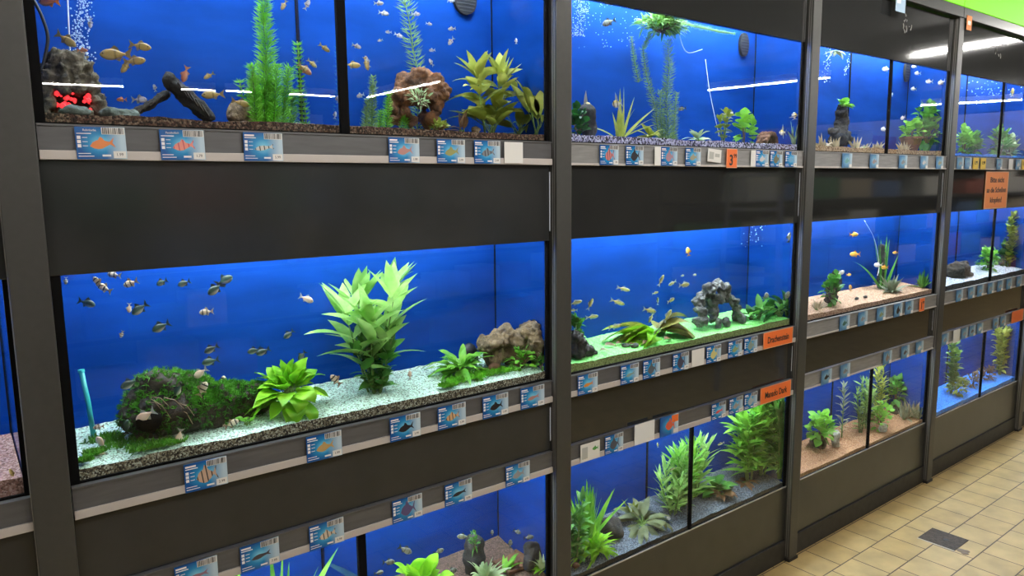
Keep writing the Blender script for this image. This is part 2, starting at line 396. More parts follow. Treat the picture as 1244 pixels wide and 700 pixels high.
gravel(4, 1, 1.764, 1.77, [(.03, .2, .8), (.05, .3, .9), (.02, .12, .5)], 'blue gravel under two bushy plants in the top tank', 150)
gravel(3, 2, 1.06, 1.085, [(.5, .31, .19), (.4, .23, .14), (.6, .42, .29), (.22, .13, .08)], 'sandy pink brown gravel in the middle tank of the third bay', 180)
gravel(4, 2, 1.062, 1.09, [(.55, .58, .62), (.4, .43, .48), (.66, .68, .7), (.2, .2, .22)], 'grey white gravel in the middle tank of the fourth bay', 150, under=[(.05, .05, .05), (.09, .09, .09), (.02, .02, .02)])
gravel(1, 3, .40, .43, [(.12, .08, .06), (.18, .11, .085), (.08, .055, .04)], 'brown gravel in the bottom tank of the first bay', 200)
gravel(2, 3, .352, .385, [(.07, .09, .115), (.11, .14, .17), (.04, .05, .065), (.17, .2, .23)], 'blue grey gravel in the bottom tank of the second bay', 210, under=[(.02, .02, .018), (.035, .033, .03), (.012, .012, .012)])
gravel(3, 3, .352, .38, [(.42, .21, .10), (.34, .16, .08), (.5, .3, .17), (.2, .09, .045)], 'reddish sandy gravel in the bottom tank of the third bay', 190)
gravel(4, 3, .36, .38, [(.03, .22, .85), (.06, .35, .95), (.02, .15, .6)], 'bright blue gravel in the bottom tank of the fourth bay', 170)
gravel(0, 2, 1.075, 1.09, [(.35, .2, .17), (.28, .15, .12), (.45, .3, .26), (.16, .09, .07)], 'pink brown gravel beyond the wide first post', 200)

# ------------------------------------------------------------------ plants
G = {
 'fresh': leafmat('leaf_fresh', (.26, .58, .06), (.10, .34, .03)),
 'hygro': leafmat('leaf_hygro', (.46, .70, .22), (.24, .50, .10)),
 'lime': leafmat('leaf_lime', (.36, .72, .03), (.16, .46, .02)),
 'dark': leafmat('leaf_dark', (.035, .16, .03), (.012, .06, .012)),
 'mid': leafmat('leaf_mid', (.12, .36, .05), (.05, .18, .03)),
 'olive': leafmat('leaf_olive', (.32, .38, .05), (.16, .20, .03)),
 'yellow': leafmat('leaf_yellow', (.55, .58, .13), (.32, .38, .06)),
 'olived': leafmat('leaf_olive_dark', (.24, .22, .05), (.12, .11, .03)),
 'crypt': leafmat('leaf_crypt', (.2, .24, .11), (.1, .12, .06)),
 'brown': leafmat('leaf_brown', (.24, .13, .06), (.10, .05, .025)),
 'pale': leafmat('leaf_pale', (.55, .66, .38), (.32, .46, .2)),
 'grey': leafmat('leaf_grey', (.33, .36, .24), (.18, .2, .12)),
 'horn': leafmat('leaf_hornwort', (.30, .72, .06), (.14, .46, .03), .4),
 'hornd': leafmat('leaf_hornwort_dull', (.30, .48, .12), (.15, .26, .07), .4),
 'straw': leafmat('leaf_straw', (.58, .5, .34), (.4, .33, .2)),
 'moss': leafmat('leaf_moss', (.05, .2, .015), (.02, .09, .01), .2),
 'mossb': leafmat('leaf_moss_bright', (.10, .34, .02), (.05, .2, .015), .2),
 'float': leafmat('leaf_float', (.22, .42, .12), (.11, .25, .05)), 'floatb': leafmat('leaf_float_bright', (.17, .36, .03), (.1, .24, .02)),
 'stem': plain('stem_green', (.14, .24, .05), .5, noise_scale=40),
 'stemb': plain('stem_brown', (.14, .08, .04), .6, noise_scale=40),
}
LAND = {}                                        # landmarks that fish are described by
def root(name, label, cat, p, key=None, lm=None, group=None):
    t = thing(name, label, cat, p, group)
    if key and lm: LAND.setdefault(key, []).append((Vector(p), lm))
    return t
def hygro(p, h, n, L, w, lab, mat='hygro', spread=.03, lm=None, key=None, droop=.25, step=.03, name='stem_plant', sd=1, lo=.1, wave=0):
    r = random.Random(sd); t = root(name, lab, 'plant', p, key, lm)
    st, lv = MB(), MB()
    for k in range(n):
        a = math.tau*k/n+r.random(); lean = spread*r.uniform(.4, 1)*(0 if n == 1 else 1)
        hh = h*r.uniform(.72, 1) if k else h
        pts = []
        for i in range(7):
            q = i/6; pts.append(Vector((math.cos(a)*lean*(.25+q*1.0), math.sin(a)*lean*.7*(.25+q), hh*.93*q)))
        st.tube(pts, [.0032-.0017*i/6 for i in range(7)], 5)
        z = hh*lo; c = 0
        while z < hh*.94:
            q = z/(hh*.93)*6; i = min(5, int(q)); c0 = pts[i].lerp(pts[i+1], min(1, q-i))
            for s in range(2):
                aa = a+c*1.57+s*math.pi+r.uniform(-.4, .4); el = r.uniform(.15, .75)+.35*(z/hh)
                d = (math.cos(aa)*math.cos(el), math.sin(aa)*math.cos(el)*.8, math.sin(el))
                f = r.uniform(.7, 1.1)*(1-.25*abs(z/hh-.6))
                lv.leaf(c0, d, L*f, w*f*r.uniform(.85, 1.15), droop*r.uniform(.5, 1.5), .25, 6, r.uniform(-.5, .5), wave=wave)
            c += 1; z += step*r.uniform(.75, 1.25)
        for s in range(4):
            aa = r.random()*6.28; el = r.uniform(.8, 1.35)
            lv.leaf(pts[-1], (math.cos(aa)*math.cos(el), math.sin(aa)*math.cos(el), math.sin(el)), L*.75, w*.75, .1, .3, 5)
    st.build('stem', G['stem'], t, True); lv.build('leaves', G[mat], t, True); return t
def rosette(p, n, L, w, lab, mat='fresh', el=(.2, 1.2), pet=.4, droop=.4, lm=None, key=None, name='rosette_plant', sd=2, wave=0, roll=.4, cat='plant', tip=.75, az=None):
    r = random.Random(sd); t = root(name, lab, cat, p, key, lm); st, lv = MB(), MB()
    for k in range(n):
        a = (k*2.399+r.uniform(-.2, .2)) if az is None else r.uniform(*az)
        e = r.uniform(*el); f = r.uniform(.7, 1.08)
        d = Vector((math.cos(a)*math.cos(e), math.sin(a)*math.cos(e)*.75, math.sin(e)))
        b0 = Vector((r.uniform(-.006, .006), r.uniform(-.006, .006), .001)); b1 = b0+d*L*pet*f
        if pet > .05: st.tube([b0, b0.lerp(b1, .5)+Z*L*.03, b1], [.002, .0016, .001], 4)
        d2 = (d-Z*.25*(pet > .05)).normalized()
        lv.leaf(b1, d2, L*(1-pet)*f, w*f, droop*r.uniform(.5, 1.4), .22, 7, r.uniform(-roll, roll), tip, wave)
    if st.v: st.build('stem', G['stem'], t, True)
    lv.build('leaves', G[mat], t, True); return t
def grass(p, n, h, w, lab, mat='fresh', spread=.5, lm=None, key=None, name='grass_plant', sd=3, droop=.35, rad=.02):
    r = random.Random(sd); t = root(name, lab, 'plant', p, key, lm); lv = MB()
    for k in range(n):
        a = r.random()*6.28; e = math.pi/2-abs(r.gauss(0, spread)); e = max(.15, e); f = r.uniform(.5, 1.05)
        b0 = (math.cos(a)*rad*r.random(), math.sin(a)*rad*r.random(), 0)
        lv.leaf(b0, (math.cos(a)*math.cos(e), math.sin(a)*math.cos(e)*.7, math.sin(e)), h*f, w*r.uniform(.8, 1.2), droop*r.uniform(.3, 1.3)*math.cos(e), .3, 8, r.uniform(-.8, .8), .45)
    c = MB().tube([(0, 0, -.004), (0, 0, .012)], [.008, .004], 6); c.build('crown_base', G['stem'], t, True)
    lv.build('leaves', G[mat], t, True); return t
def hornwort(pts, r0, r1, lab, mat='horn', lm=None, key=None, name='hornwort', sd=4, step=.006, per=18, nw=.0012):
    r = random.Random(sd); o = Vector(pts[0]); t = root(name, lab, 'plant', o, key, lm)
    P = [Vector(p)-o for p in pts]; MB().tube(P, .0018, 5).build('stem', G['stem'], t, True)
    lv = MB(); tot = sum((P[i+1]-P[i]).length for i in range(len(P)-1)); s = 0
    while s < tot:
        q = s; i = 0
        while i < len(P)-2 and q > (P[i+1]-P[i]).length: q -= (P[i+1]-P[i]).length; i += 1
        d = (P[i+1]-P[i]).normalized(); c = P[i]+d*q; a0 = d.cross(Vector((0, 1, 0))).normalized(); b0 = d.cross(a0)
        rr = (r0+(r1-r0)*s/tot)*r.uniform(.8, 1.1)
        for k in range(per):
            a = math.tau*k/per+r.uniform(-.3, .3); dd = a0*math.cos(a)+b0*math.sin(a)+d*r.uniform(-.35, .35)
            tip = c+dd*rr*r.uniform(.8, 1.1)+d*rr*.45; sd_ = d.cross(dd)*nw
            mid = c+(tip-c)*.55-d*rr*.06
            lv.add([c-sd_*.6, c+sd_*.6, mid+sd_, tip, mid-sd_], [(0, 1, 2, 3, 4)])
        s += step
    lv.build('needles', G[mat], t); return t
def bush(p, rx, rz, n, L, w, lab, mat='mid', lm=None, key=None, name='bushy_plant', sd=5, ry=None, cat='plant', stemmat='stemb', foot=0):
    r = random.Random(sd); t = root(name, lab, cat, p, key, lm); ry = ry or rx*.7; lv, st = MB(), MB()
    if foot: st.tube([(0, 0, -foot), (0, 0, .004)], .004, 5)
    for k in range(n):
        a = r.random()*6.28; u = r.uniform(-1, 1); q = r.random()**.4; s = math.sqrt(1-u*u)
        c = Vector((math.cos(a)*s*rx*q, math.sin(a)*s*ry*q, rz+u*rz*q)); d = (c-Vector((0, 0, rz*.4))).normalized()+Vector((r.gauss(0, .4), r.gauss(0, .4), r.gauss(.1, .4)))
        lv.leaf(c, d, L*r.uniform(.7, 1.2), w*r.uniform(.8, 1.2), r.uniform(.1, .5), .2, 4, r.uniform(-.6, .6))
        if k % 12 == 0: st.tube([(0, 0, 0), c*.5+Vector((0, 0, -.005)), c], [.0025, .0018, .001], 4)
    st.build('stem', G[stemmat], t, True); lv.build('leaves', G[mat], t, True); return t
def fuzz(o_name, parent, pts, L, mat, n_each=1, sd=6, w=.0022):
    r = random.Random(sd); lv = MB()
    for p, q in pts:
        for k in range(n_each):
            d = (Vector(q)+Vector((r.gauss(0, .6), r.gauss(0, .6), r.gauss(.2, .5)))).normalized()
            s = d.cross(Vector((r.random()-.5, r.random()-.5, r.random()-.5))).normalized()*w
            b0 = Vector(p); e = b0+d*L*r.uniform(.5, 1.2)
            lv.add([b0-s, b0+s, b0.lerp(e, .6)+s*.8-Z*L*.05, e-Z*L*.12, b0.lerp(e, .6)-s*.8], [(0, 1, 2, 3, 4)])
    return lv.build(o_name, mat, parent)
def ground(px, py, b, t):                        # where a picture point meets the gravel of a tank
    p = onz(px, py, GZ[(b, t)]); p.y = min(max(p.y, .03), DEP[b]-.03) if abs(GZ[(b, t)]-1.625) > .25 else .12
    return p
def inside(px, py, y, b):                         # draw a point forward until it is between the tank's sides
    p = at(px, py, y)
    while p.x > PR[b+1]-PW-.035 and y > .03: y -= .006; p = at(px, py, y)
    return p
def base(px, py, y, b, t):                       # by column at a chosen depth, standing on the gravel
    p = inside(px, py, y, b); p.z = GZ[(b, t)]-.002; return p
def mpx(n, p): return n*pxm(Vector(p))
R_ = {k: rockmat(*v) for k, v in dict(
 lime=('rock_brown_lime', (.27, .19, .10), (.05, .034, .018), 36), grey=('rock_grey', (.16, .16, .14), (.02, .022, .02), 32), dark=('rock_dark', (.035, .032, .03), (.01, .01, .01), 30),
 bark=('bark_dark', (.05, .034, .02), (.012, .01, .007), 40), root=('root_brown', (.22, .09, .028), (.06, .026, .012), 34), volc=('volcano_stone', (.17, .14, .09), (.035, .03, .02), 45),
 white=('rock_white', (.6, .58, .52), (.25, .24, .2), 35), wood=('plank_wood', (.02, .017, .014), (.008, .007, .006), 40), stone=('flat_stone', (.13, .16, .13), (.06, .075, .06), 30), clay=('clay_brown', (.2, .09, .045), (.09, .04, .02), 25)).items()}

# ================================================================== contents
def rel(o, p): return Vector(p)-Vector(o)
def chain(o, items): return [(rel(o, c), r) for c, r in items]
K = (1, 2)
# ---- middle tank of the first bay: mossy log
o = base(235, 500, .13, 1, 2)
logt = root('mossy_log', 'dark hollow log overgrown with green moss on mint gravel', 'log', o, K, 'the mossy log')
axis = [at(183, 500, .12), at(205, 490, .125), at(230, 494, .13), at(260, 493, .135), at(290, 489, .14), at(318, 484, .15)]
rad = [.062, .074, .064, .056, .046, .036]
bl = []
for i in range(5):
    for s in range(4):
        q = s/4; bl.append((axis[i].lerp(axis[i+1], q), rad[i]*(1-q)+rad[i+1]*q))
bl.append((at(188, 466, .13), .03)); bl.append((at(197, 468, .13), .03))
log = lump('log_body', chain(o, bl), R_['bark'], logt, None, .006, .016, 28, .005, 0.0, 1)
r = random.Random(3); pr = []
for v in log.data.vertices:
    if v.normal.z > .15 and r.random() < .55 and v.co.x > -.03 : pr.append((v.co, v.normal))
    elif v.normal.z > -.6 and r.random() < .22: pr.append((v.co, v.normal))
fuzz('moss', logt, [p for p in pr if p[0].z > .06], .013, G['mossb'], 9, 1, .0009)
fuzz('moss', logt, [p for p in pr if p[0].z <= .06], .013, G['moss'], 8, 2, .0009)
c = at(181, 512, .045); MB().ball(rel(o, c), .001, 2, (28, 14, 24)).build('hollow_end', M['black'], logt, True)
tw = MB()
for k in range(6):
    a = at(172+r.random()*45, 470+r.random()*35, .05); a2 = a+Vector((r.uniform(.01, .04), -.01, r.uniform(-.05, -.01))); tw.tube([rel(o, a), rel(o, a.lerp(a2, .5)+Vector((0, -.012, .01))), rel(o, a2)], .0008, 4)
tw.build('rootlets', plain('rootlet', (.3, .2, .12), .7), logt)
# moss carpets
def carpet(name, b, t, spots, n, L, mat, label, w=.0016, sd=1):
    r = random.Random(sd); pts = []; o = ground(*spots[0][:2], b, t)
    for px, py, rr in spots:
        c = ground(px, py, b, t)
        for k in range(n):
            a = r.random()*6.28; q = r.random()**.6*mpx(rr, c); p = c+Vector((math.cos(a)*q, math.sin(a)*q*.8, .003))
            p.y = min(max(p.y, .017), DEP[b]-.01); pts.append((p, (r.gauss(0, .5), r.gauss(0, .5), 1)))
    ob = fuzz(name, None, pts, L, mat, 3, sd, w); return tag(ob, label, 'moss', None, 'stuff')
carpet('moss_carpet', 1, 2, [(128, 535, 22), (150, 540, 26), (180, 548, 25), (205, 543, 22), (115, 552, 12), (112, 578, 8)], 130, .013, G['mossb'], 'thin green moss spreading on gravel before the hollow log end')
carpet('moss_carpet', 1, 2, [(560, 462, 18), (585, 456, 20), (610, 451, 16), (545, 470, 12), (660, 443, 10)], 170, .014, leafmat('leaf_moss_lime', (.16, .5, .02), (.08, .3, .015)), 'bright green moss carpet before the brown limestone', sd=2)
# round leaved plant, tall plant, fern, rocks
p = base(352, 496, .09, 1, 2)
rosette(p+Vector((0, 0, .035)), 54, mpx(58, p), mpx(24, p), 'bright green broad leaved rosette plant at the end of the mossy log', 'lime', (-.05, 1.5), .34, .4, 'the broad leaved rosette', K, 'lobelia_plant', 11, .02, .5)
p = base(300, 508, .06, 1, 2)
rosette(p, 6, mpx(20, p), mpx(14, p), 'small round leaved green seedling under the mossy log', 'fresh', (.3, 1), .4, .4, 'the seedling under the log', K, 'seedling', 12)
p = base(453, 468, .13, 1, 2)
hygro(p, mpx(120, p), 5, mpx(76, p), mpx(21, p), 'tall pale green stem plant with long lance leaves in mint gravel', 'hygro', .10, 'the tall lance leaved plant', K, .22, .036, 'stem_plant', 5, .34)
lv = hygro(p+Vector((.004, -.02, 0)), mpx(70, p), 6, mpx(30, p), mpx(14, p), 'short dense shoots at the foot of the tall lance leaved plant', 'mid', .05, None, None, .3, .018, 'stem_plant', 6, .08)
p = base(560, 447, .12, 1, 2)
rosette(p+Vector((0, 0, .01)), 44, mpx(54, p), mpx(10, p), 'fresh green fern with pointed leaves beside brown limestone', 'fresh', (.1, 1.25), .15, .5, 'the green fern', K, 'java_fern', 13, .02, .5, tip=.6)
o = base(610, 437, .15, 1, 2)
t = root('limestone_rock', 'large pitted brown limestone rock on mint gravel beside a fern', 'rock', o, K, 'the brown limestone')
lump('rock_body', chain(o, [(at(595, 419, .12), .036), (at(608, 412, .13), .042), (at(622, 416, .12), .042), (at(600, 430, .12), .036), (at(622, 432, .12), .034), (at(632, 412, .11), .03)]), R_['lime'], t, None, .004, .02, 30, .008, 0, 5)
o = base(650, 425, .06, 1, 2)
t = root('limestone_rock', 'pitted brown limestone rock touching the second post side of the tank', 'rock', o, K, 'the limestone by the post')  # rock together with its mirror image in the side glass
lump('rock_body', chain(o, [(at(644, 406, .075), .036), (at(652, 404, .06), .036), (at(654, 420, .06), .04), (at(643, 424, .08), .036)]), R_['lime'], t, None, .004, .02, 30, .008, 0, 9)  # modelled shape includes the rock's reflection in the side glass
p = base(600, 441, .09, 1, 2)
t = root('pebble', 'smooth brown pebble in front of the large limestone rock', 'pebble', p); MB().ball((0, 0, .012), .018, 3, (1.2, .8, .8)).build('pebble_body', R_['clay'], t, True)
p = base(634, 443, .07, 1, 2)
bush(p, mpx(17, p), mpx(12, p), 60, mpx(11, p), mpx(7, p), 'small bright green plant with tiny round leaves before the limestone', 'fresh', 'the small round leaved plant', K, sd=21)
p = base(658, 443, .06, 1, 2)
bush(p, mpx(9, p), mpx(9, p), 30, mpx(12, p), mpx(5, p), 'dark green tuft in the corner by the limestone', 'mid', sd=22)
p = base(570, 430, .22, 1, 2)
t = root('filter_cover', 'black round filter cover half hidden behind limestone and fern', 'filter', p)
MB().ball((0, 0, .02), .001, 3, (32, 22, 46)).build('cover_dome', M['black_plastic'], t, True)
p = base(113, 522, .20, 1, 2); h = mpx(82, p)
t = root('glass_tube', 'pale turquoise upright glass tube near the wide first post', 'tube', p, K, 'the turquoise tube')
MB().tube([(0, 0, 0), (-.004, 0, h*.5), (-.012, 0, h)], .0055, 10).build('tube_body', plain('turquoise', (.05, .5, .45), .25), t, True); MB().tube([(-.012, 0, h), (-.0125, 0, h+.006)], .007, 10).build('tube_rim', plain('turquoise2', (.08, .6, .55), .25), t)

# ---- top tank of the first bay
K = (1, 1)
def c_rock(px, py, y, b, t, r, mat, lab, lm=None, seed=1, sc=(1.2, .9, .8), name='stone', amp=.012):
    p = base(px, py, y, b, t); tt = root(name, lab, 'stone', p, (b, t) if lm else None, lm)
    lump('stone_body', [((0, 0, r*sc[2]*.7), (r*sc[0], r*sc[1], r*sc[2]))], R_[mat], tt, None, max(.003, r/9), amp*r/.04, 30*.04/max(r, .02), .003, 0, seed); return tt
o = base(87, 143, .14, 1, 1)
t = root('volcano_ornament', 'rough grey brown volcano ornament glowing red inside by wide post', 'ornament', o, K, 'the volcano')
bl = []
for k in range(7):
    z = k*.0195; rr = .064-.0065*k
    for a in range(10):
        aa = a/10*math.tau
        if k in (1, 2) and abs(aa-math.radians(265)) < .75: continue
        bl.append(((math.cos(aa)*rr, math.sin(aa)*rr*.75, z+.004), .014))
lump('cone', bl, R_['volc'], t, None, .004, .010, 70, .007, 0, 3)
g = MB()
r = random.Random(4)
for k in range(17): g.ball((r.uniform(-.03, .036), r.uniform(-.04, -.02), r.uniform(.016, .05)), r.uniform(.003, .007), 1)
g.build('red_lamp', M['glow'], t)
tag(t.children[1], 'glowing red lamp inside')
c_rock(92, 142, .03, 1, 1, .017, 'stone', 'flat grey stone lying before the red glowing volcano mouth', None, 4, (1.7, .6, .6), 'flat_stone')
c_rock(146, 140, .08, 1, 1, .024, 'stone', 'flat green grey slate beside the volcano', 'the flat slate', 5, (1.6, .6, .55), 'flat_stone')
def plank(name, a, b_, w, th, mat, lab, lm, key, seed):
    a, b_ = Vector(a), Vector(b_); o = b_.copy()
    t = root(name, lab, 'driftwood', o, key, lm); n = 14; bl = []
    for i in range(n+1): bl.append((a.lerp(b_, i/n)-o, (w, th, w)))
    lump('wood_body', bl, R_['wood'], t, None, .004, .005, 60, .003, None, seed)
    g = MB(); d = (b_-a).normalized()
    for k in range(5): q = a.lerp(b_, .15+.16*k)-o; g.tube([q+Vector((0, -th-.002, w*.4)), q+d*.02+Vector((0, -th-.003, -w*.3))], .0025, 4)
    g.build('bark_ridge', R_['bark'], t); return t
plank('driftwood_branch', at(207, 99, .10), at(251, 140, .10), .017, .016, 'wood', 'thick dark driftwood plank leaning down from the peak', 'the driftwood peak', K, 1)
plank('driftwood_branch', at(203, 115, .13), at(160, 139, .13), .009, .012, 'wood', 'thin dark driftwood branch leaning against the thick plank', None, K, 2)
def cable(name, pts, rad, mat, lab, cat='cable'):
    o = Vector(pts[-1]); P = [Vector(p)-o for p in pts]; Q = []
    for i in range(len(P)-1):
        p0 = P[max(0, i-1)]; p1 = P[i]; p2 = P[i+1]; p3 = P[min(len(P)-1, i+2)]
        for s in range(6):
            u = s/6; Q.append(.5*((2*p1)+(p2-p0)*u+(2*p0-5*p1+4*p2-p3)*u*u+(3*p1-p0-3*p2+p3)*u**3))
    Q.append(P[-1]); ob = MB().tube(Q, rad, 6).build(name, mat, None, True, o); return tag(ob, lab, cat)
cable('pump_cable', [at(36, -8, .13), at(50, 18, .13), at(58, 45, .13), at(54, 72, .13), at(49, 88, .13), at(46, 100, .14)], .0035, M['black_plastic'], 'black cable curving down beside the volcano')
def bubbles(b, t, px0, px1, py0, py1, n, lab, y=.15, rr=(.0008, .0024), sd=1, sway=3):
    r = random.Random(sd); mb = MB()
    for k in range(n):
        py = r.uniform(py0, py1); px = (px0+px1)/2+(px1-px0)/2*r.gauss(0, .45)+sway*math.sin(py*.12)
        mb.ball(at(px, py, y+r.uniform(-.02, .02)), r.uniform(*rr), 1)
    return tag(mb.build('air_bubbles', plain('bubble_white', (.6, .72, .85), .15, 0, .8)), lab, 'bubbles', None, 'stuff')
bubbles(1, 1, 86, 112, -5, 84, 330, 'column of rising air bubbles above the volcano', .14)
cable('air_line', [at(82, -5, .2), at(84, 40, .2), at(86, 80, .2)], .0016, M['white'], 'thin pale air hose behind the bubble column', 'hose')
p = base(322, 146, .11, 1, 1)
hornwort([p, at(322, 110, .11), at(324, 60, .11), at(320, 25, .11), at(321, -10, .11)], mpx(20, p), mpx(12, p), 'tall bright green hornwort in the top tank before the partition', 'horn', 'the tall hornwort', K, sd=31)
for k, (a, bb, c_, d_) in enumerate([(312, 146, 306, 80), (332, 146, 338, 78), (342, 146, 352, 82), (300, 146, 310, 92), (352, 146, 357, 108), (322, 146, 326, 85)]):
    p = base(a, bb, .06+.02*k, 1, 1)
    hornwort([p, at((a+c_)/2, (bb+d_)/2, .06+.02*k), at(c_, d_, .06+.02*k)], mpx(13, p), mpx(9, p), 'bright green hornwort shoot, %s in the clump at the foot of the tall hornwort' % ORD[k], 'horn', None, None, sd=32+k)
for k, (px, py, w_) in enumerate([(291, 97, 'pale ball tipped, beside the brown mossy stone'), (311, 93, 'ball tipped, against the tall hornwort'), (361, 50, 'ending high beside the tall hornwort'), (366, 112, 'nearest to the partition')]):
    p = base(px+6, 145, .13, 1, 1)
    hornwort([p, at(px+4, (145+py)/2, .13), at(px, py, .13)], mpx(6, p), mpx(8, p), 'lone hornwort sprig, '+w_.replace('nearest', 'next'), 'horn', None, None, sd=50+k, step=.011)
c_rock(292, 144, .10, 1, 1, .035, 'lime', 'brown mossy stone at the foot of the hornwort', 'the mossy stone', 6, (1, .8, .95))
# second half of that tank
p = base(507, 155, .2, 1, 1)
hornwort([p, at(508, 92, .2), at(502, 60, .2), at(497, 25, .2), at(490, -8, .2)], mpx(13, p), mpx(14, p), 'slender pale hornwort rising above the brown root arch', 'hornd', 'the slender hornwort', K, sd=61, step=.012, per=12)
for k, (x0, x1, py, m_, w_) in enumerate([(452, 453, 92, 'hornd', 'dull olive and tall'), (470, 472, 112, 'horn', 'bright green and upright'), (444, 447, 122, 'hornd', 'dull and short by the partition'), (461, 463, 135, 'horn', 'bright and short between two taller ones'), (490, 492, 138, 'horn', 'low and bright before the root arch')]):
    p = base(x0, 157, .06+.015*k, 1, 1); hornwort([p, at((x0+x1)/2, (157+py)/2, .06+.015*k), at(x1, py, .06+.015*k)], mpx(9, p), mpx(6, p), 'hornwort stem beside the brown root arch, '+w_, m_, None, None, sd=70+k)
o = base(510, 156, .14, 1, 1)
t = root('root_arch', 'rusty brown wood root arch with a cave below', 'root', o, K, 'the brown root arch')
arc = [(480, 148, .016), (476, 132, .018), (482, 118, .022), (492, 104, .028), (508, 97, .03), (524, 100, .032), (533, 112, .03), (532, 128, .022), (526, 143, .018), (535, 152, .016), (503, 112, .026), (520, 114, .026), (512, 128, .016), (516, 142, .014), (518, 153, .013), (490, 124, .02), (500, 120, .02), (490, 138, .02), (497, 146, .017)]
lump('root_body', chain(o, [(at(x, y, .13+.02*math.sin(x)), r) for x, y, r in arc]), R_['root'], t, None, .004, .014, 42, .006, -.004, 2)
p = base(512, 140, .06, 1, 1)
bush(at(510, 128, .075), mpx(13, p), mpx(10, p), 70, mpx(9, p), mpx(2.5, p), 'pale feathery tuft growing on the brown root arch', 'pale', sd=62)
def filt(px, py, b, rx, rz, lab, name='filter_grille'):
    p = at(px, py, DEP[b]-.0125); t = root(name, lab, 'filter', p); s = MB(); n = 24
    rx, rz = mpx(rx, p)*1.25, mpx(rz, p)
    vs = [(math.cos(a)*rx, y, math.sin(a)*rz) for y in (0, .011) for a in [math.tau*i/n for i in range(n)]]
    s.add(vs, [tuple(range(n))[::-1], tuple(range(n, 2*n))]+[(i, (i+1) % n, n+(i+1) % n, n+i) for i in range(n)]); s.build('grille_disc', M['black_plastic'], t)
    g = MB()
    for k in range(-3, 4):
        z = k*rz*.24; w = rx*math.sqrt(max(0, 1-(z/rz)**2))*.85; g.box((-w, -.0015, z-.001), (w, 0, z+.001))
    g.build('grille_bars', plain('grille_grey', (.05, .05, .05), .5), t)
filt(566, 0, 1, 13, 17, 'round black filter grille on the blue back, first bay top')
p = base(592, 160, .09, 1, 1)
hygro(p, mpx(78, p), 4, mpx(48, p), mpx(19, p), 'large yellow green broad leaved plant in the top tank by post', 'yellow', .05, 'the broad leaved plant', K, .35, .03, 'stem_plant', 8, .25)
rosette(p+Vector((.0, -.02, 0)), 12, mpx(66, p), mpx(20, p), 'long arching olive leaves around the large broad leaved plant', 'olive', (.5, 1.3), .3, .35, None, None, 'sword_plant', 14)
p = base(652, 160, .10, 1, 1)
rosette(p, 9, mpx(84, p), mpx(19, p), 'yellow green sword plant against the second post in the top tank', 'yellow', (.7, 1.4), .35, .3, 'the sword plant', K, 'sword_plant', 15)
p = base(630, 160, .15, 1, 1)
rosette(p, 10, mpx(60, p), mpx(14, p), 'low brown olive plant between two yellow green plants', 'olive', (.2, 1.1), .3, .5, None, None, 'sword_plant', 16)
p = base(560, 158, .06, 1, 1)
rosette(p, 7, mpx(34, p), mpx(9, p), 'withered brown leaves in front of the broad leaved plant', 'brown', (.4, 1.5), .15, .3, None, None, 'withered_plant', 17)
bush(base(535, 158, .06, 1, 1), .022, .016, 60, .018, .009, 'low mossy green clump between root arch and broad leaved plant', 'olive', sd=63)
c_rock(578, 160, .05, 1, 1, .013, 'lime', 'small pebble at the foot of the broad leaved plant', None, 7)

# ---- second bay, top
K = (2, 1)
bubbles(2, 1, 692, 716, -5, 45, 260, 'cloud of air bubbles beside the second post', .12, (.0008, .0022), 5)
bubbles(2, 1, 700, 790, 0, 60, 90, 'scattered fine bubbles under the water surface in the second bay', .12, (.0008, .0018), 6, 0)
o = at(800, 28, .1)
bush(at(804, 40, .1), mpx(36, o), mpx(10, o), 380, mpx(12, o), mpx(3.5, o), 'floating mass of pale green plants at the water surface', 'float', 'the floating plants', K, 'floating_plant', 71, mpx(22, o))
bush(at(810, 38, .08), mpx(15, o), mpx(10, o), 130, mpx(9, o), mpx(4, o), 'bright lime floating clump in the middle of pale floating plants', 'floatb', None, None, 'floating_plant', 72, mpx(10, o))
hornwort([at(822, 27, .09), at(850, 33, .09), at(872, 38, .09), at(892, 41, .09)], .013, .008, 'floating pale green hornwort trailing from the floating plants', 'float', None, None, 'hornwort', 73, .011, 9)
for k, (pts, r_, w_) in enumerate([([(812, 168), (810, 120), (813, 80), (811, 48)], 15, 'thickest'), ([(800, 168), (797, 135), (786, 95), (781, 60), (790, 42)], 10, 'bent at half height'), ([(806, 168), (802, 140), (803, 110)], 13, 'short and dense'), ([(818, 168), (820, 140), (822, 112)], 10, 'short on the post three side'), ([(776, 100), (770, 70), (767, 45)], 8, 'thin drifting piece')]):
    yy = .12+.012*k; p = at(*pts[0], yy)
    if pts[0][1] > 150: p.z = GZ[K]
    hornwort([p]+[at(x, y, yy) for x, y in pts[1:]], mpx(r_*.8, p), mpx(r_*.5, p), 'dull green hornwort strand under the floating plants, '+w_, 'hornd', 'the hornwort strands' if k == 0 else None, K, sd=74+k, step=.008, per=11, nw=.0010)
cable('air_hose', [at(823, 29, .11), at(828, 52, .11), at(836, 64, .11), at(853, 60, .11)], .0016, M['white'], 'thin white hose hooking below the floating plants', 'hose')
cable('air_hose', [at(857, 72, .19), at(862, 110, .19), at(868, 140, .19), at(874, 166, .19)], .0012, M['white'], 'thin pale hose running down the back before round leaved plant', 'hose')
filt(905, 54, 2, 7, 14, 'oval black filter grille on the blue back, second bay top')
p = base(703, 166, .09, 2, 1)
bush(p, mpx(10, p), mpx(17, p), 60, mpx(12, p), mpx(9, p), 'dark green bush beside the second post under an angelfish', 'dark', 'the dark bush', K, sd=79)
p = base(716, 166, .12, 2, 1)
c_rock(714, 167, .14, 2, 1, .045, 'dark', 'dark stone leaning behind the dark green bush', None, 8, (.7, .6, 1.5))
p = base(752, 167, .09, 2, 1)
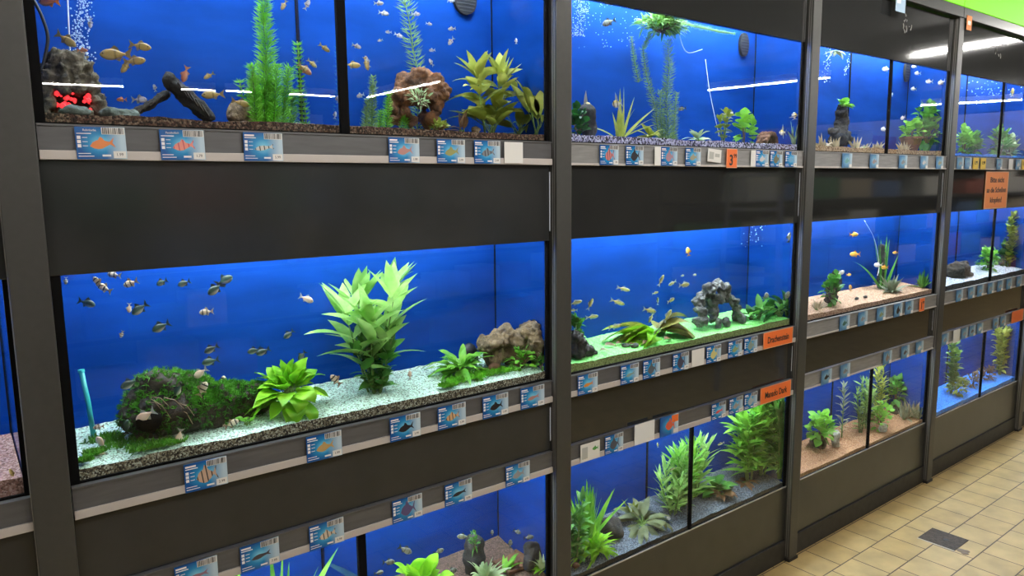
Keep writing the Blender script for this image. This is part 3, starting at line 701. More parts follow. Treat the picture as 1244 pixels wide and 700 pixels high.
grass(p, 15, mpx(62, p), mpx(5, p), 'yellow grass plant with long arching blades in lilac gravel', 'yellow', .75, 'the yellow grass', K, sd=80, droop=.35)
p = base(790, 167, .07, 2, 1)
rosette(p, 16, mpx(26, p), mpx(8, p), 'low yellow green rosette at the foot of hornwort strands', 'yellow', (.2, 1.2), .2, .4, None, None, 'rosette_plant', 81)
p = base(848, 168, .08, 2, 1)
rosette(p, 13, mpx(28, p), mpx(7, p), 'pale whitish plant with thin leaves between hornwort and round leaves', 'pale', (.2, 1.2), .2, .4, 'the pale plant', K, 'rosette_plant', 82)
p = base(878, 170, .08, 2, 1)
hygro(p, mpx(38, p), 3, mpx(14, p), mpx(8, p), 'ragged yellow brown plant behind round green leaves', 'olive', .03, None, None, .4, .018, 'stem_plant', 83, .2)
p = base(904, 171, .07, 2, 1)
bush(p, mpx(17, p), mpx(19, p), 42, mpx(12, p), mpx(12, p), 'bushy plant with round fresh green leaves in lilac gravel', 'fresh', 'the round leaved plant', K, sd=84, name='round_leaved_plant')
o = base(932, 173, .13, 2, 1)
t = root('clay_cave', 'brown clay cave beside the round leaved plant', 'cave', o, K, 'the clay cave')
lump('cave_shell', [((math.cos(a)*.035, d, max(0, math.sin(a)*.05)), .011) for a in [math.pi*i/9 for i in range(10)] for d in (-.02, 0, .02)], R_['clay'], t, None, .004, .006, 40, .003, 0, 4)
p = base(968, 175, .08, 2, 1)
grass(p, 9, mpx(32, p), mpx(4, p), 'small pale grass tuft beside the third post, top tank', 'pale', .4, sd=85)

# ---- second bay, middle
K = (2, 2)
o = base(878, 392, .10, 2, 2)
t = root('stone_arch', 'grey craggy stone arch standing on bright green gravel', 'rock', o, K, 'the grey stone arch')
A = [(851, 390, .028), (851, 378, .024), (850, 366, .024), (855, 358, .02), (864, 352, .026), (872, 347, .024), (878, 352, .024), (884, 360, .02), (890, 366, .02), (895, 374, .022), (896, 384, .024), (898, 389, .02), (866, 362, .026), (866, 374, .024), (866, 386, .022), (875, 364, .018), (872, 392, .014), (883, 392, .014)]
lump('arch_body', chain(o, [(at(x, y, .09+.012*math.cos(x)), r*.98) for x, y, r in A]), R_['grey'], t, None, .0035, .018, 45, .007, -.002, 6)
for k, (px, py, w_) in enumerate([(873, 399, 'under the opening of'), (883, 397, 'beside the opening of'), (903, 391, 'at the foot of')]):
    c_rock(px, py, .055, 2, 2, .018, 'grey', 'small grey stone %s the grey stone arch' % w_, None, 20+k, (.8, .7, 1.3))
o = base(706, 424, .07, 2, 2)
t = root('driftwood_stump', 'dark split driftwood stump leaning by the second post', 'driftwood', o, K, 'the dark stump')
lump('stump_body', chain(o, [(at(x, y, .06), r) for x, y, r in [(699, 412, .028), (702, 420, .03), (708, 424, .028), (714, 428, .024), (720, 430, .016), (699, 426, .03)]]), R_['dark'], t, None, .004, .012, 50, .006, 0, 5)
p = at(699, 404, .075)
bush(p-Vector((0, 0, .02)), mpx(9, p), mpx(14, p), 60, mpx(12, p), mpx(8, p), 'dark green leafy plant growing on the dark driftwood stump', 'mid', sd=90)
p = base(790, 412, .10, 2, 2)
rosette(p+Vector((0, 0, .015)), 8, mpx(74, p), mpx(20, p), 'collapsed olive sword plant with long drooping leaves', 'olive', (.25, .75), .12, .35, 'the collapsed sword plant', K, 'sword_plant', 91, 0, .7, az=(2.6, 3.7))
rosette(p+Vector((.02, -.01, .015)), 8, mpx(62, p), mpx(24, p), 'broad brownish drooping leaves of a second sword plant', 'olived', (.15, .9), .15, .5, None, None, 'sword_plant', 92, 0, .7, az=(-.8, 1.0))
rosette(p+Vector((-.01, -.03, .01)), 9, mpx(58, p), mpx(24, p), 'lime green lower leaves beneath the collapsed sword plant', 'lime', (.15, .65), .1, .4, None, None, 'sword_plant', 93, 0, .7, az=(2.3, 4.1))
for k, (px, py, w_, rr) in enumerate([(740, 421, 'first from the driftwood stump', .02), (733, 427, 'lowest beside the stump', .014), (752, 419, 'close to the olive leaves', .014), (768, 420, 'in the middle below the olive leaves', .012), (797, 421, 'before the sword plant', .022), (815, 414, 'beside the sword plant stem', .02)]):
    p = ground(px, py, 2, 2); t = root('dead_leaf', 'curled brown dead leaf on green gravel, '+w_, 'leaf', p+Vector((0, 0, .006)))
    lv = MB().leaf((-rr, 0, 0), (1, .1*k-.3, .1), rr*2.4, rr*1.1, .25, .5, 8, .3); lv.build('leaf_blade', G['brown'], t, True); MB().tube([(-rr*1.4, 0, -.002), (-rr, 0, 0)], .001, 4).build('leaf_stalk', G['stemb'], t)
for k, (px, py) in enumerate([(771, 428), (760, 424), (780, 426)]): c_rock(px, py, .04+.02*k, 2, 2, .012, 'grey', 'small grey pebble before the dead leaves, %s of three from the stump' % ORD[[1, 0, 2][k]], None, 30+k, (1.5, .8, .6))
for k, (px, py, y, h, m_, w_) in enumerate([(912, 388, .08, 22, 'dark', 'beside the stone arch'), (922, 386, .06, 30, 'mid', 'with taller leaves'), (934, 381, .12, 26, 'mid', 'in the row towards the post'), (948, 377, .10, 34, 'mid', 'tall by the third post'), (958, 371, .14, 40, 'dark', 'in the tank corner')]):
    p = base(px, py, y, 2, 2)
    rosette(p, 11, mpx(h*1.35, p), mpx(9, p), 'small dark green stemmed plant, '+w_, m_, (.4, 1.4), .25, .5, 'the dark plants by the post' if k == 2 else None, K, 'crypt_plant', 95+k)
bubbles(2, 2, 892, 934, 272, 300, 40, 'few bubbles at the top of the middle tank, second bay', .15, (.001, .003), 9)

# ---- second bay, bottom
K = (2, 3)
p = base(712, 640, .12, 2, 3)
grass(p, 34, mpx(88, p), mpx(8, p), 'tall green plant with broad blades beside the second post, bottom tank', 'fresh', .35, 'the tall plant by the post', K, sd=101, droop=.3)
p = base(700, 655, .06, 2, 3)
hygro(p, mpx(78, p), 3, mpx(28, p), mpx(7, p), 'thin leaved stem plant touching the second post in the bottom tank', 'mid', .03, None, None, .4, .016, 'stem_plant', 102)
p = base(729, 628, .13, 2, 3)
rosette(p, 16, mpx(34, p), mpx(6, p), 'spiky green rosette plant above the dark rock', 'fresh', (.3, 1.3), .1, .5, None, None, 'spider_plant', 103, tip=.5)
p = base(722, 678, .05, 2, 3)
rosette(p+Vector((0, 0, .012)), 110, mpx(42, p), mpx(6, p), 'low bright yellow green bush with narrow leaves at the glass', 'lime', (.2, 1.5), .1, .5, 'the low bright bush', K, 'narrow_leaved_bush', 104, tip=.55)
c_rock(742, 650, .11, 2, 3, .055, 'dark', 'dark rock behind the low bright bush on blue grey gravel', 'the dark rock', 11, (.9, .6, .9), 'rock')
c_rock(700, 692, .03, 2, 3, .012, 'clay', 'small brown snail shell shaped stone at the post corner', None, 12)
p = base(780, 628, .10, 2, 3)
rosette(p, 34, mpx(50, p), mpx(9, p), 'grey olive crinkled crypt plant in blue grey gravel', 'crypt', (.1, 1.1), .25, .5, 'the grey crypt plant', K, 'crypt_plant', 105, .02)
rosette(p+Vector((0, .05, 0)), 3, mpx(36, p), mpx(9, p), 'upright brownish leaves standing behind the crypt plant', 'olive', (1.2, 1.5), .2, .2, None, None, 'crypt_plant', 106)
for k, (px, h, n_) in enumerate([(818, 58, 16), (829, 72, 22), (842, 66, 20)]):
    p = base(px, 615, .09+.02*k, 2, 3)
    hygro(p, mpx(h, p), 5, mpx(30, p), mpx(5, p), 'feathery pale green stem plant at the partition, %s' % ['short side one', 'tallest middle one', 'one beyond the partition'][k], ['hygro', 'fresh', 'hygro'][k], .06, 'the feathery plants' if k == 1 else None, K, .1, .014, 'stem_plant', 107+k, .1)
p = base(868, 598, .10, 2, 3)
rosette(p, 20, mpx(36, p), mpx(14, p), 'mixed green and rusty bush beside the partition', 'mid', (.2, 1.3), .3, .5, 'the rusty bush', K, 'crypt_plant', 111)
rosette(p+Vector((.01, -.03, 0)), 12, mpx(26, p), mpx(9, p), 'rusty brown old leaves at the foot of the mixed bush', 'brown', (.1, 1), .2, .6, None, None, 'crypt_plant', 112)
for k, (px, py, y, h, n, w_) in enumerate([(910, 582, .09, 96, 50, 'in front'), (925, 575, .14, 100, 40, 'behind'), (948, 568, .11, 92, 34, 'by the third post')]):
    p = base(px, py, y, 2, 3)
    hygro(p, mpx(h, p), 7, mpx(36, p), mpx(7, p), 'tall bright green plant with long narrow leaves, the one '+w_, ['fresh', 'fresh', 'mid'][k], .07, 'the tall narrow leaved plants' if k == 0 else None, K, .3, .015, 'stem_plant', 113+k, .15)
p = base(905, 592, .09, 2, 3)
rosette(p, 12, mpx(22, p), mpx(7, p), 'rusty fallen leaves under the tall bright plants', 'brown', (.05, .6), .1, .4, None, None, 'crypt_plant', 117)
c_rock(812, 633, .07, 2, 3, .008, 'white', 'tiny white stone on blue grey gravel beside the feathery plants', None, 13)

# ---- third bay
K = (3, 1)
o = base(1020, 176, .11, 3, 1)
t = root('tree_stump', 'dark wood stump carrying a small green plant on tan gravel', 'driftwood', o, K, 'the dark stump')
lump('stump_body', chain(o, [(at(x, y, .11), r) for x, y, r in [(1018, 170, .04), (1021, 160, .034), (1023, 150, .03), (1022, 140, .026), (1024, 132, .02), (1028, 168, .03), (1012, 160, .02)]]), R_['dark'], t, None, .005, .014, 40, .006, 0, 7)
p = at(1024, 130, .10)
rosette(p, 12, mpx(16, p), mpx(10, p), 'bright green anubias growing on the top of the dark stump', 'fresh', (.3, 1.4), .25, .4, 'the green anubias', K, 'anubias', 121)
for k, (px, py, n, h, w_) in enumerate([(1000, 178, 12, 18, 'beside the third post'), (1014, 179, 14, 16, 'before the stump'), (1040, 179, 12, 16, 'beyond the stump'), (1066, 181, 12, 14, 'next to the partition'), (1098, 183, 14, 14, 'beyond the partition'), (1050, 178, 9, 10, 'midway')]):
    p = base(px, py, .05+.01*k, 3, 1); grass(p, n, mpx(h, p), mpx(3.4, p), 'pale straw coloured grass tuft on tan gravel, '+w_, 'straw', .7, 'the straw tufts' if k == 2 else None, K, sd=122+k)
p = base(1106, 181, .09, 3, 1)
t = root('brown_pot', 'brown clay pot under the leafy bush', 'pot', p, K, 'the brown pot')
s = MB(); s.tube([(0, 0, 0), (0, 0, .04), (0, 0, .06)], [.03, .045, .05], 16); s.build('pot_body', R_['clay'], t); s = MB(); s.tube([(0, 0, .06), (0, 0, .07)], [.054, .054], 16); s.build('pot_rim', R_['clay'], t)
q = p+Vector((0, 0, .066))
bush(q, mpx(13, p), mpx(10, p), 80, mpx(9, p), mpx(7, p), 'bright leafy bush growing from the brown pot', 'fresh', 'the potted bush', K, sd=130)
p = base(1124, 183, .12, 3, 1)
bush(p+Vector((0, 0, .02)), mpx(15, p), mpx(27, p), 170, mpx(10, p), mpx(6, p), 'tall dark green bush behind the potted one by the fourth post', 'mid', 'the tall dark bush', K, sd=131, foot=.02)
bubbles(3, 1, 1000, 1012, 60, 100, 60, 'bubble column beside the third post, top tank', .1, (.001, .003), 11)
bubbles(3, 1, 1026, 1034, 62, 92, 40, 'second bubble column beside the third post', .1, (.001, .003), 12)
filt(1103, 86, 3, 5, 13, 'oval black filter grille on the blue back, third bay top')
p = at(1016, 62, .08)
rosette(p, 7, mpx(14, p), mpx(6, p), 'grey floating rosette at the water surface, third bay', 'grey', (-.6, .3), .1, .2, None, None, 'floating_plant', 132)
K = (3, 2)
o = base(1012, 368, .09, 3, 2)
t = root('mossy_stump', 'dark stump covered in green leaves by the third post, middle tank', 'driftwood', o, K, 'the leafy stump')
lump('stump_body', chain(o, [(at(x, y, .09), r) for x, y, r in [(1010, 362, .03), (1013, 350, .028), (1016, 340, .024), (1014, 332, .018)]]), R_['dark'], t, None, .005, .012, 40, .005, 0, 8)
p = at(1010, 362, .06)
bush(p-Vector((0, 0, .02)), mpx(12, p), mpx(18, p), 80, mpx(9, p), mpx(6, p), 'green creeping leaves covering the dark stump', 'mid', sd=140)
p = base(992, 374, .05, 3, 2)
grass(p, 16, mpx(14, p), mpx(3, p), 'pale spiky tuft before the leafy stump', 'straw', .8, sd=141)
p = base(1083, 352, .08, 3, 2)
grass(p, 46, mpx(26, p), mpx(4, p), 'grey green spiky bush on sandy gravel, middle tank third bay', 'grey', .75, 'the spiky bush', K, sd=142)
p = base(1120, 344, .08, 3, 2)
grass(p, 26, mpx(24, p), mpx(3.5, p), 'dark green grass tuft towards the fourth post', 'mid', .6, 'the dark grass tuft', K, sd=143)
p = base(1072, 350, .13, 3, 2)
grass(p, 10, mpx(92, p), mpx(5, p), 'tall arching ribbon grass behind the spiky bush', 'mid', .3, 'the ribbon grass', K, sd=144, droop=.55)
plank('driftwood_branch', at(1072, 300, .15), at(1068, 350, .15), .016, .014, 'wood', 'dark upright branch behind the spiky bush', None, K, 7)
for k, px in enumerate([1041, 1051]): c_rock(px, 366-4*k, .06, 3, 2, .01, 'dark', 'black pebble on sandy gravel, %s the third post' % ['closer to', 'further from'][k], None, 50+k)
cable('air_hose', [at(1050, 268, .12), at(1062, 290, .12), at(1068, 320, .12), at(1066, 335, .12)], .0014, M['white'], 'thin white hose bending down in the third bay middle tank', 'hose')
K = (3, 3)
p = base(996, 552, .10, 3, 3)
c_rock(994, 560, .12, 3, 3, .045, 'bark', 'brown wood lump under the bright leafy plant', None, 60, (.9, .7, 1.0))
bush(p+Vector((0, 0, .05)), mpx(16, p), mpx(17, p), 90, mpx(11, p), mpx(9, p), 'bright green leafy plant by the third post, bottom tank', 'fresh', 'the bright leafy plant', K, sd=150, foot=.05)
c_rock(1015, 548, .08, 3, 3, .032, 'white', 'pale jagged rock beside the bright leafy plant', 'the pale rock', 61, (.7, .6, 1.5), 'rock')
for k, (px, py, h, m_, w_) in enumerate([(1045, 530, 66, 'hornd', 'next to the partition'), (1052, 528, 60, 'hornd', 'at the partition'), (1022, 540, 68, 'grey', 'thin and isolated'), (1066, 522, 72, 'yellow', 'beyond the partition')]):
    p = base(px, py, .10+.01*k, 3, 3)
    hygro(p, mpx(h, p), 3 if k != 2 else 1, mpx(14, p), mpx(3, p), 'wispy stem plant in reddish gravel, '+w_, m_, .03, 'the wispy plants' if k == 0 else None, K, .2, .012, 'stem_plant', 151+k)
p = base(1070, 520, .06, 3, 3)
bush(p, mpx(13, p), mpx(18, p), 70, mpx(8, p), mpx(6, p), 'dense green low bush beyond the partition', 'fresh', None, None, sd=156)
c_rock(1073, 522, .04, 3, 3, .026, 'white', 'whitish rough rock before the partition bush', 'the whitish rock', 62, (1, .7, 1), 'rock')
p = base(1086, 505, .15, 3, 3)
bush(p+Vector((0, 0, .06)), mpx(12, p), mpx(15, p), 80, mpx(9, p), mpx(6, p), 'round dark green bush at the back of the bottom tank', 'mid', 'the round dark bush', K, sd=157, foot=.06)
c_rock(1087, 506, .14, 3, 3, .04, 'bark', 'brown root wood under the round dark bush', None, 63, (1, .7, .9))
for k, (px, py) in enumerate([(1098, 510), (1108, 504), (1116, 498)]):
    p = base(px, py, .07, 3, 3); grass(p, 20, mpx(30-3*k, p), mpx(3.5, p), 'brownish dry grass clump, %s from the whitish rock' % ORD[k], 'straw' if k == 1 else 'grey', .6, 'the dry grass' if k == 1 else None, K, sd=158+k)
plank('driftwood_branch', at(1111, 440, .16), at(1119, 482, .16), .018, .014, 'wood', 'dark leaning branch by the fourth post, bottom tank', None, K, 9)  # solid dark shape standing in for a stripe reflected in the glass
p = at(1114, 455, .14)
bush(p, mpx(7, p), mpx(8, p), 40, mpx(8, p), mpx(5, p), 'green leaves growing on the dark leaning branch', 'mid', sd=162)  # the branch here is the solid stand-in for the reflected stripe

# ---- fourth bay
K = (4, 1)
for k, (px, rx, rz, w_, m_) in enumerate([(1170, 9, 17, 'beside the fourth post', 'fresh'), (1183, 9, 13, 'second from the post', 'mid'), (1214, 12, 18, 'at the partition', 'mid'), (1226, 9, 12, 'beyond the partition', 'pale')]):
    p = base(px, 188, .09+.01*k, 4, 1); bush(p, mpx(rx, p), mpx(rz, p), 110, mpx(9, p), mpx(5.5, p), 'leafy green bush in blue gravel, '+w_, m_, 'the bush '+w_, K, sd=170+k)
bubbles(4, 1, 1172, 1236, 98, 118, 60, 'scattered bubbles at the top of the fourth bay', .1, (.0015, .004), 21, 0)
K = (4, 2)
o = base(1164, 345, .10, 4, 2)
t = root('dark_rock', 'dark brown craggy rock beside the fourth post, middle tank', 'rock', o, K, 'the craggy rock')
lump('rock_body', chain(o, [(at(x, y, .1), r) for x, y, r in [(1160, 330, .05), (1168, 326, .045), (1160, 342, .06), (1170, 338, .05)]]), R_['bark'], t, None, .006, .02, 28, .008, 0, 12)
p = base(1200, 330, .1, 4, 2); bush(p, mpx(12, p), mpx(14, p), 130, mpx(7, p), mpx(5, p), 'fresh green leafy bush on white gravel, fourth bay', 'fresh', 'the fresh bush', K, sd=180)
p = base(1226, 325, .1, 4, 2); hygro(p, mpx(66, p), 3, mpx(12, p), mpx(6, p), 'tall stem plant in the middle tank of the fourth bay', 'olive', .03, 'the tall stem plant', K, .3, .02, 'stem_plant', 181)
p = base(1218, 330, .13, 4, 2); bush(p, mpx(8, p), mpx(15, p), 70, mpx(8, p), mpx(4, p), 'blue green bush between the fresh bush and tall stem plant', 'dark', sd=182)
K = (4, 3)
p = base(1154, 490, .1, 4, 3); hygro(p, mpx(70, p), 4, mpx(12, p), mpx(6, p), 'tall pale green stem plant in blue gravel by the fourth post', 'hornd', .03, 'the tall pale plant', K, .3, .016, 'stem_plant', 183)
bush(p+Vector((.02, -.03, 0)), mpx(13, p), mpx(10, p), 80, mpx(8, p), mpx(4, p), 'olive undergrowth at the foot of the tall pale plant', 'olive', sd=184)
p = base(1214, 462, .1, 4, 3); hygro(p, mpx(62, p), 4, mpx(12, p), mpx(6, p), 'tall yellow green plant towards the fifth post in blue gravel', 'yellow', .05, 'the yellow green plant', K, .3, .016, 'stem_plant', 185)
for k, (px, py) in enumerate([(1180, 478), (1190, 474), (1199, 470)]):
    p = base(px, py, .09, 4, 3); bush(p, mpx(8, p), mpx(8, p), 50, mpx(7, p), mpx(3, p), 'brown red low plant between two tall plants, %s from the fourth post' % ORD[k], 'brown', 'the brown plants' if k == 1 else None, K, sd=186+k)

# ---- first bay, bottom
K = (1, 3)
p = base(338, 725, .13, 1, 3)
grass(p, 16, mpx(165, p), mpx(12, p), 'striped green spiky plant cut by the lower frame edge', 'fresh', .55, None, None, sd=190, droop=.2)
p = base(512, 712, .10, 1, 3)
rosette(p, 26, mpx(70, p), mpx(20, p), 'bright green round leaved plant beyond the partition, bottom tank', 'lime', (.6, 1.45), .55, .4, 'the round leaved plant', K, 'lobelia_plant', 191)
p = base(588, 700, .07, 1, 3)
rosette(p, 26, mpx(54, p), mpx(8, p), 'striped spider plant with long pointed blades on brown gravel', 'pale', (.2, 1.45), .05, .45, 'the striped spider plant', K, 'spider_plant', 192, tip=.5, roll=.6)
p = base(614, 688, .08, 1, 3)
rosette(p, 14, mpx(36, p), mpx(6, p), 'fresh green side shoots beside the striped spider plant', 'fresh', (.2, 1.0), .05, .4, None, None, 'spider_plant', 193, tip=.5, az=(-.6, 1.2))
c_rock(577, 690, .15, 1, 3, .05, 'dark', 'dark upright cave stone behind the striped spider plant', 'the dark cave stone', 70, (.8, .6, 1.5), 'rock')
p = at(576, 668, .10); bush(p, .012, .03, 30, .022, .008, 'green moss strip on the dark cave stone', 'mid', sd=194)
c_rock(647, 648, .17, 1, 3, .038, 'dark', 'dark mossy stone near the second post, bottom tank', 'the dark mossy stone', 71, (.9, .6, 1.4), 'rock')
p = base(657, 672, .08, 1, 3); rosette(p, 12, mpx(40, p), mpx(6, p), 'pale thin leaved plant at the second post, bottom tank', 'pale', (.5, 1.4), .05, .4, None, None, 'spider_plant', 195, tip=.5)
p = base(660, 684, .05, 1, 3); rosette(p, 10, mpx(20, p), mpx(5, p), 'low fresh green tuft at the second post', 'lime', (.1, .8), .05, .3, None, None, 'rosette_plant', 196)
for k, (a, c_) in enumerate([((624, 686), (650, 706)), ((650, 672), (668, 690))]):
    p0 = ground(*a, 1, 3); t = thing('floor_slate', 'flat dark brown slate plate in brown gravel, %s' % ['before the spider plant', 'by the second post'][k], 'slate', p0+Vector((0, 0, -.004)))
    MB().bevbox((-.05, -.04, 0), (.06, .05, .012), .003).build('slate_body', R_['clay'], t)

# ------------------------------------------------------------------ fish
def fish_proto(kind, hgt, wid, skin, fin, dors=.5, tail='fork', L=.04, eye=(.01, .01, .01)):
    """one fish of length L, nose towards +x"""
    prof = [(-.30, .16, .18), (-.24, .22, .25), (-.12, .52, .55), (.03, .88, .86), (.16, 1, 1), (.28, .92, 1), (.39, .66, .82), (.46, .36, .5), (.5, .06, .1)]
    t = bpy.data.objects.new(kind, None); t.empty_display_size = .01
    n = 10; vs, fs = [], []
    for x, h, w in prof:
        for j in range(n):
            a = math.tau*j/n; vs.append((x*L, math.cos(a)*wid*L*w*.5, math.sin(a)*hgt*L*h*.5))
    for i in range(len(prof)-1):
        for j in range(n): fs.append((i*n+j, i*n+(j+1) % n, (i+1)*n+(j+1) % n, (i+1)*n+j))
    fs.append(tuple(range(n))[::-1]); fs.append(tuple((len(prof)-1)*n+j for j in range(n)))
    parts = []
    def add(nm, vs, fs, mat, sm=False):
        o = bpy.data.objects.new(nm, MB().add(vs, fs).mesh(nm, mat, sm)); o.parent = t; parts.append(o)
    add('body', vs, fs, skin, True)
    e = .006*L
    def fin_(nm, poly):
        k = len(poly); v = [(x*L, s*e, z*L) for s in (-1, 1) for x, z in poly]
        f = [tuple(range(k)), tuple(range(2*k-1, k-1, -1))]+[(i, k+i, k+(i+1) % k, (i+1) % k) for i in range(k)]
        add(nm, v, f, fin)
    h = hgt
    fin_('tail_fin', [(-.28, .05), (-.5, h*.55), (-.42, 0), (-.5, -h*.55), (-.28, -.05)] if tail == 'fork' else [(-.28, .06), (-.42, h*.45), (-.5, h*.3), (-.5, -h*.3), (-.42, -h*.45), (-.28, -.06)])
    fin_('dorsal_fin', [(.16, h*.48), (.04, h*(.5+dors*.6)), (-.06, h*(.42+dors*.35)), (-.12, h*.24)])
    fin_('anal_fin', [(.02, -h*.45), (-.1, -h*(.45+dors*.4)), (-.18, -h*.2)])
    for s in (-1, 1):
        o = bpy.data.objects.new('eye', MB().ball((.37*L, s*wid*L*.40, .06*h*L), .022*L+.0004, 1).mesh('eye', plain('fish_eye', eye, .15), True)); o.parent = t; parts.append(o)
    return t, parts
FIN = leafmat('fin_clear', (.55, .55, .5), (.4, .4, .36), .5); FIND = leafmat('fin_dark', (.06, .07, .06), (.03, .035, .03), .4); FINY = leafmat('fin_amber', (.42, .3, .14), (.3, .2, .08), .5); FINB = leafmat('fin_tan', (.5, .36, .24), (.36, .25, .16), .5); FINO = leafmat('fin_orange', (.7, .3, .1), (.5, .15, .05), .5)
KIND = {
 'barb': ('striped barb', 'cream barb with black bars', .46, .2, stripes('skin_barb', (.72, .6, .42), (.015, .015, .012), 85, .24, (.8, .74, .62), (.5, .4, .25)), FINB, .5),
 'green': ('green barb', 'dark green barb with pale belly', .46, .2, stripes('skin_green', (.03, .07, .045), 0, 0, 0, (.72, .72, .6), (.015, .03, .02)), FIND, .5),
 'cream': ('albino barb', 'plain cream coloured barb', .44, .2, stripes('skin_cream', (.8, .62, .45), 0, 0, 0, (.85, .74, .6), (.72, .5, .34)), FIN, .4),
 'gold': ('gold barb', 'yellow gold barb', .36, .17, stripes('skin_gold', (.45, .31, .09), (.05, .04, .01), 46, .07, (.6, .48, .2), (.22, .14, .04)), FINY, .4),
 'tetra': ('silver tetra', 'small silver tetra with dark flank', .40, .16, stripes('skin_tetra', (.45, .45, .5), (.02, .02, .03), 46, .1, (.8, .8, .82), (.25, .18, .16)), FIN, .5),
 'rasbora': ('yellow tetra', 'pale yellow striped tetra', .31, .14, stripes('skin_rasbora', (.6, .55, .14), 0, 0, 0, (.8, .84, .72), (.06, .08, .05), .007), FIN, .4),
 'platy': ('orange platy', 'orange and pale platy', .48, .2, stripes('skin_platy', (.8, .45, .06), 0, 0, 0, (.85, .7, .3), (.7, .3, .03)), FINO, .5),
 'angel': ('angelfish', 'white angelfish with black bars', .78, .14, stripes('skin_angel', (.75, .72, .62), (.02, .02, .02), 70, .2, None, (.6, .45, .12)), FIN, 1.6),
 'white': ('white cichlid', 'whitish rounded fish', .50, .2, stripes('skin_white', (.8, .78, .76), 0, 0, 0, (.85, .8, .8), (.7, .66, .66)), FIN, .4),
 'grey': ('grey cichlid', 'grey olive fish', .46, .2, stripes('skin_grey', (.2, .21, .15), (.03, .03, .02), 80, .12, (.38, .38, .3), (.1, .11, .08)), FIND, .4),
 'red': ('red tetra', 'reddish brown fish', .40, .16, stripes('skin_red', (.42, .14, .06), 0, 0, 0, (.5, .3, .2), (.25, .07, .03)), FINO, .4),
}
PROTO, FISH = {}, []
def fish(k, b, t, lst):
    """lst: (px, py, length in px, heading deg in the picture, depth or None)"""
    for i, f in enumerate(lst):
        px, py, ln, ang = f[:4]; y = f[4] if len(f) > 4 else .035+.55*DEP[b]*((i*37+len(FISH)*11) % 10)/10
        p = inside(px, py, y, b); L = mpx(ln, p)*.94
        if k not in PROTO:
            nm, ds, h, w, sk, fn, do = KIND[k]; PROTO[k] = fish_proto(nm.replace(' ', '_'), h, w, sk, fn, do)
            o, parts = PROTO[k]; COL.objects.link(o)
            for q in parts: COL.objects.link(q)
        else:
            o0, parts = PROTO[k]; o = o0.copy(); COL.objects.link(o)
            for q in parts:
                c = q.copy(); c.parent = o; COL.objects.link(c)
        a = R(ang); yaw = R(((i*53) % 50)-25)
        left = math.cos(a) < 0
        mx = Matrix.Rotation(math.pi if left else 0, 4, 'Z')
        pitch = math.atan2(math.sin(a), abs(math.cos(a)))
        # the wall recedes, so a fish along x shows shortened; lengths are given as seen
        o.matrix_world = Matrix.Translation(p) @ Matrix.Rotation(yaw-R(14), 4, 'Z') @ mx @ Matrix.Rotation(-pitch, 4, 'Y') @ Matrix.Scale(L/.04*(1+.10*b), 4)
        FISH.append((o, k, b, t, p))
fish('barb', 1, 2, [(119, 343, 16, 130), (127, 350, 19, 150), (139, 334, 16, 170), (159, 344, 18, 200), (148, 406, 9, 250), (246, 473, 20, 60), (271, 464, 15, 80), (167, 471, 19, 60), (270, 516, 18, 150), (281, 515, 18, 20), (408, 462, 18, 130), (440, 487, 15, 40), (120, 519, 12, 180), (80, 341, 9, 265), (251, 379, 17, 180)])
fish('green', 1, 2, [(197, 343, 15, 205), (224, 344, 16, 200), (262, 351, 22, 215), (272, 341, 22, 25), (105, 368, 20, -20), (170, 375, 22, 215), (196, 397, 22, 205), (257, 424, 18, 205), (256, 439, 20, 190), (309, 426, 16, 190), (320, 427, 17, 200), (351, 406, 15, 215), (158, 466, 22, 200), (183, 475, 22, 200), (275, 497, 22, 215), (209, 521, 20, -110), (154, 519, 18, 80), (217, 473, 18, 235), (367, 432, 14, 230)])
fish('cream', 1, 2, [(244, 453, 20, 215), (372, 363, 18, -25), (177, 505, 26, 210), (177, 541, 24, 235), (161, 546, 20, 130), (123, 538, 18, 120), (124, 551, 12, 170), (218, 530, 20, 255), (226, 528, 15, 190), (460, 461, 12, 90), (498, 456, 11, 90), (370, 505, 10, 180), (157, 374, 12, 265)])
fish('gold', 1, 1, [(80, 48, 28, -35), (141, 66, 38, 180), (170, 56, 26, -10), (163, 74, 26, 5), (153, 81, 18, 230), (254, 92, 14, 210), (259, 115, 26, 185), (292, 125, 22, -15), (394, 58, 15, -35), (379, 77, 14, -40), (428, 79, 20, 0), (370, 83, 19, -35), (345, 6, 14, 240), (445, 77, 16, 285)])
fish('red', 1, 1, [(60, 2, 26, 180), (225, 90, 20, 250), (148, 121, 12, 180), (371, 86, 16, -30), (100, 61, 12, 0)])
fish('tetra', 1, 1, [(169, 121, 19, 0), (110, 28, 12, 260), (373, 6, 13, 60), (460, 4, 12, 0), (466, 16, 13, -10), (505, 17, 11, 0), (521, 29, 8, -10), (549, 35, 10, 190), (472, 39, 8, 180), (484, 43, 11, -20), (462, 49, 7, 200), (433, 56, 12, -15), (548, 50, 12, 230), (525, 61, 9, 190), (446, 75, 14, 110), (524, 76, 10, 130), (438, 116, 12, 200), (627, 50, 7, 90), (410, 121, 9, 90), (407, 140, 9, 80), (548, 1, 9, 0), (188, 107, 9, 100)])
fish('rasbora', 2, 2, [(757, 351, 15, -15), (750, 367, 17, -20), (699, 368, 15, 15), (697, 377, 9, 180), (717, 370, 14, 65), (719, 385, 15, 5), (747, 397, 16, 10), (789, 377, 17, -15), (791, 386, 12, 240), (803, 341, 14, 60), (796, 356, 9, 10), (799, 366, 9, 90), (817, 344, 13, 200), (831, 346, 18, 0), (815, 365, 13, 15), (829, 335, 7, 0), (844, 334, 8, 0), (822, 388, 12, 0), (811, 384, 16, 60)])
fish('platy', 2, 2, [(836, 306, 10, 100)])
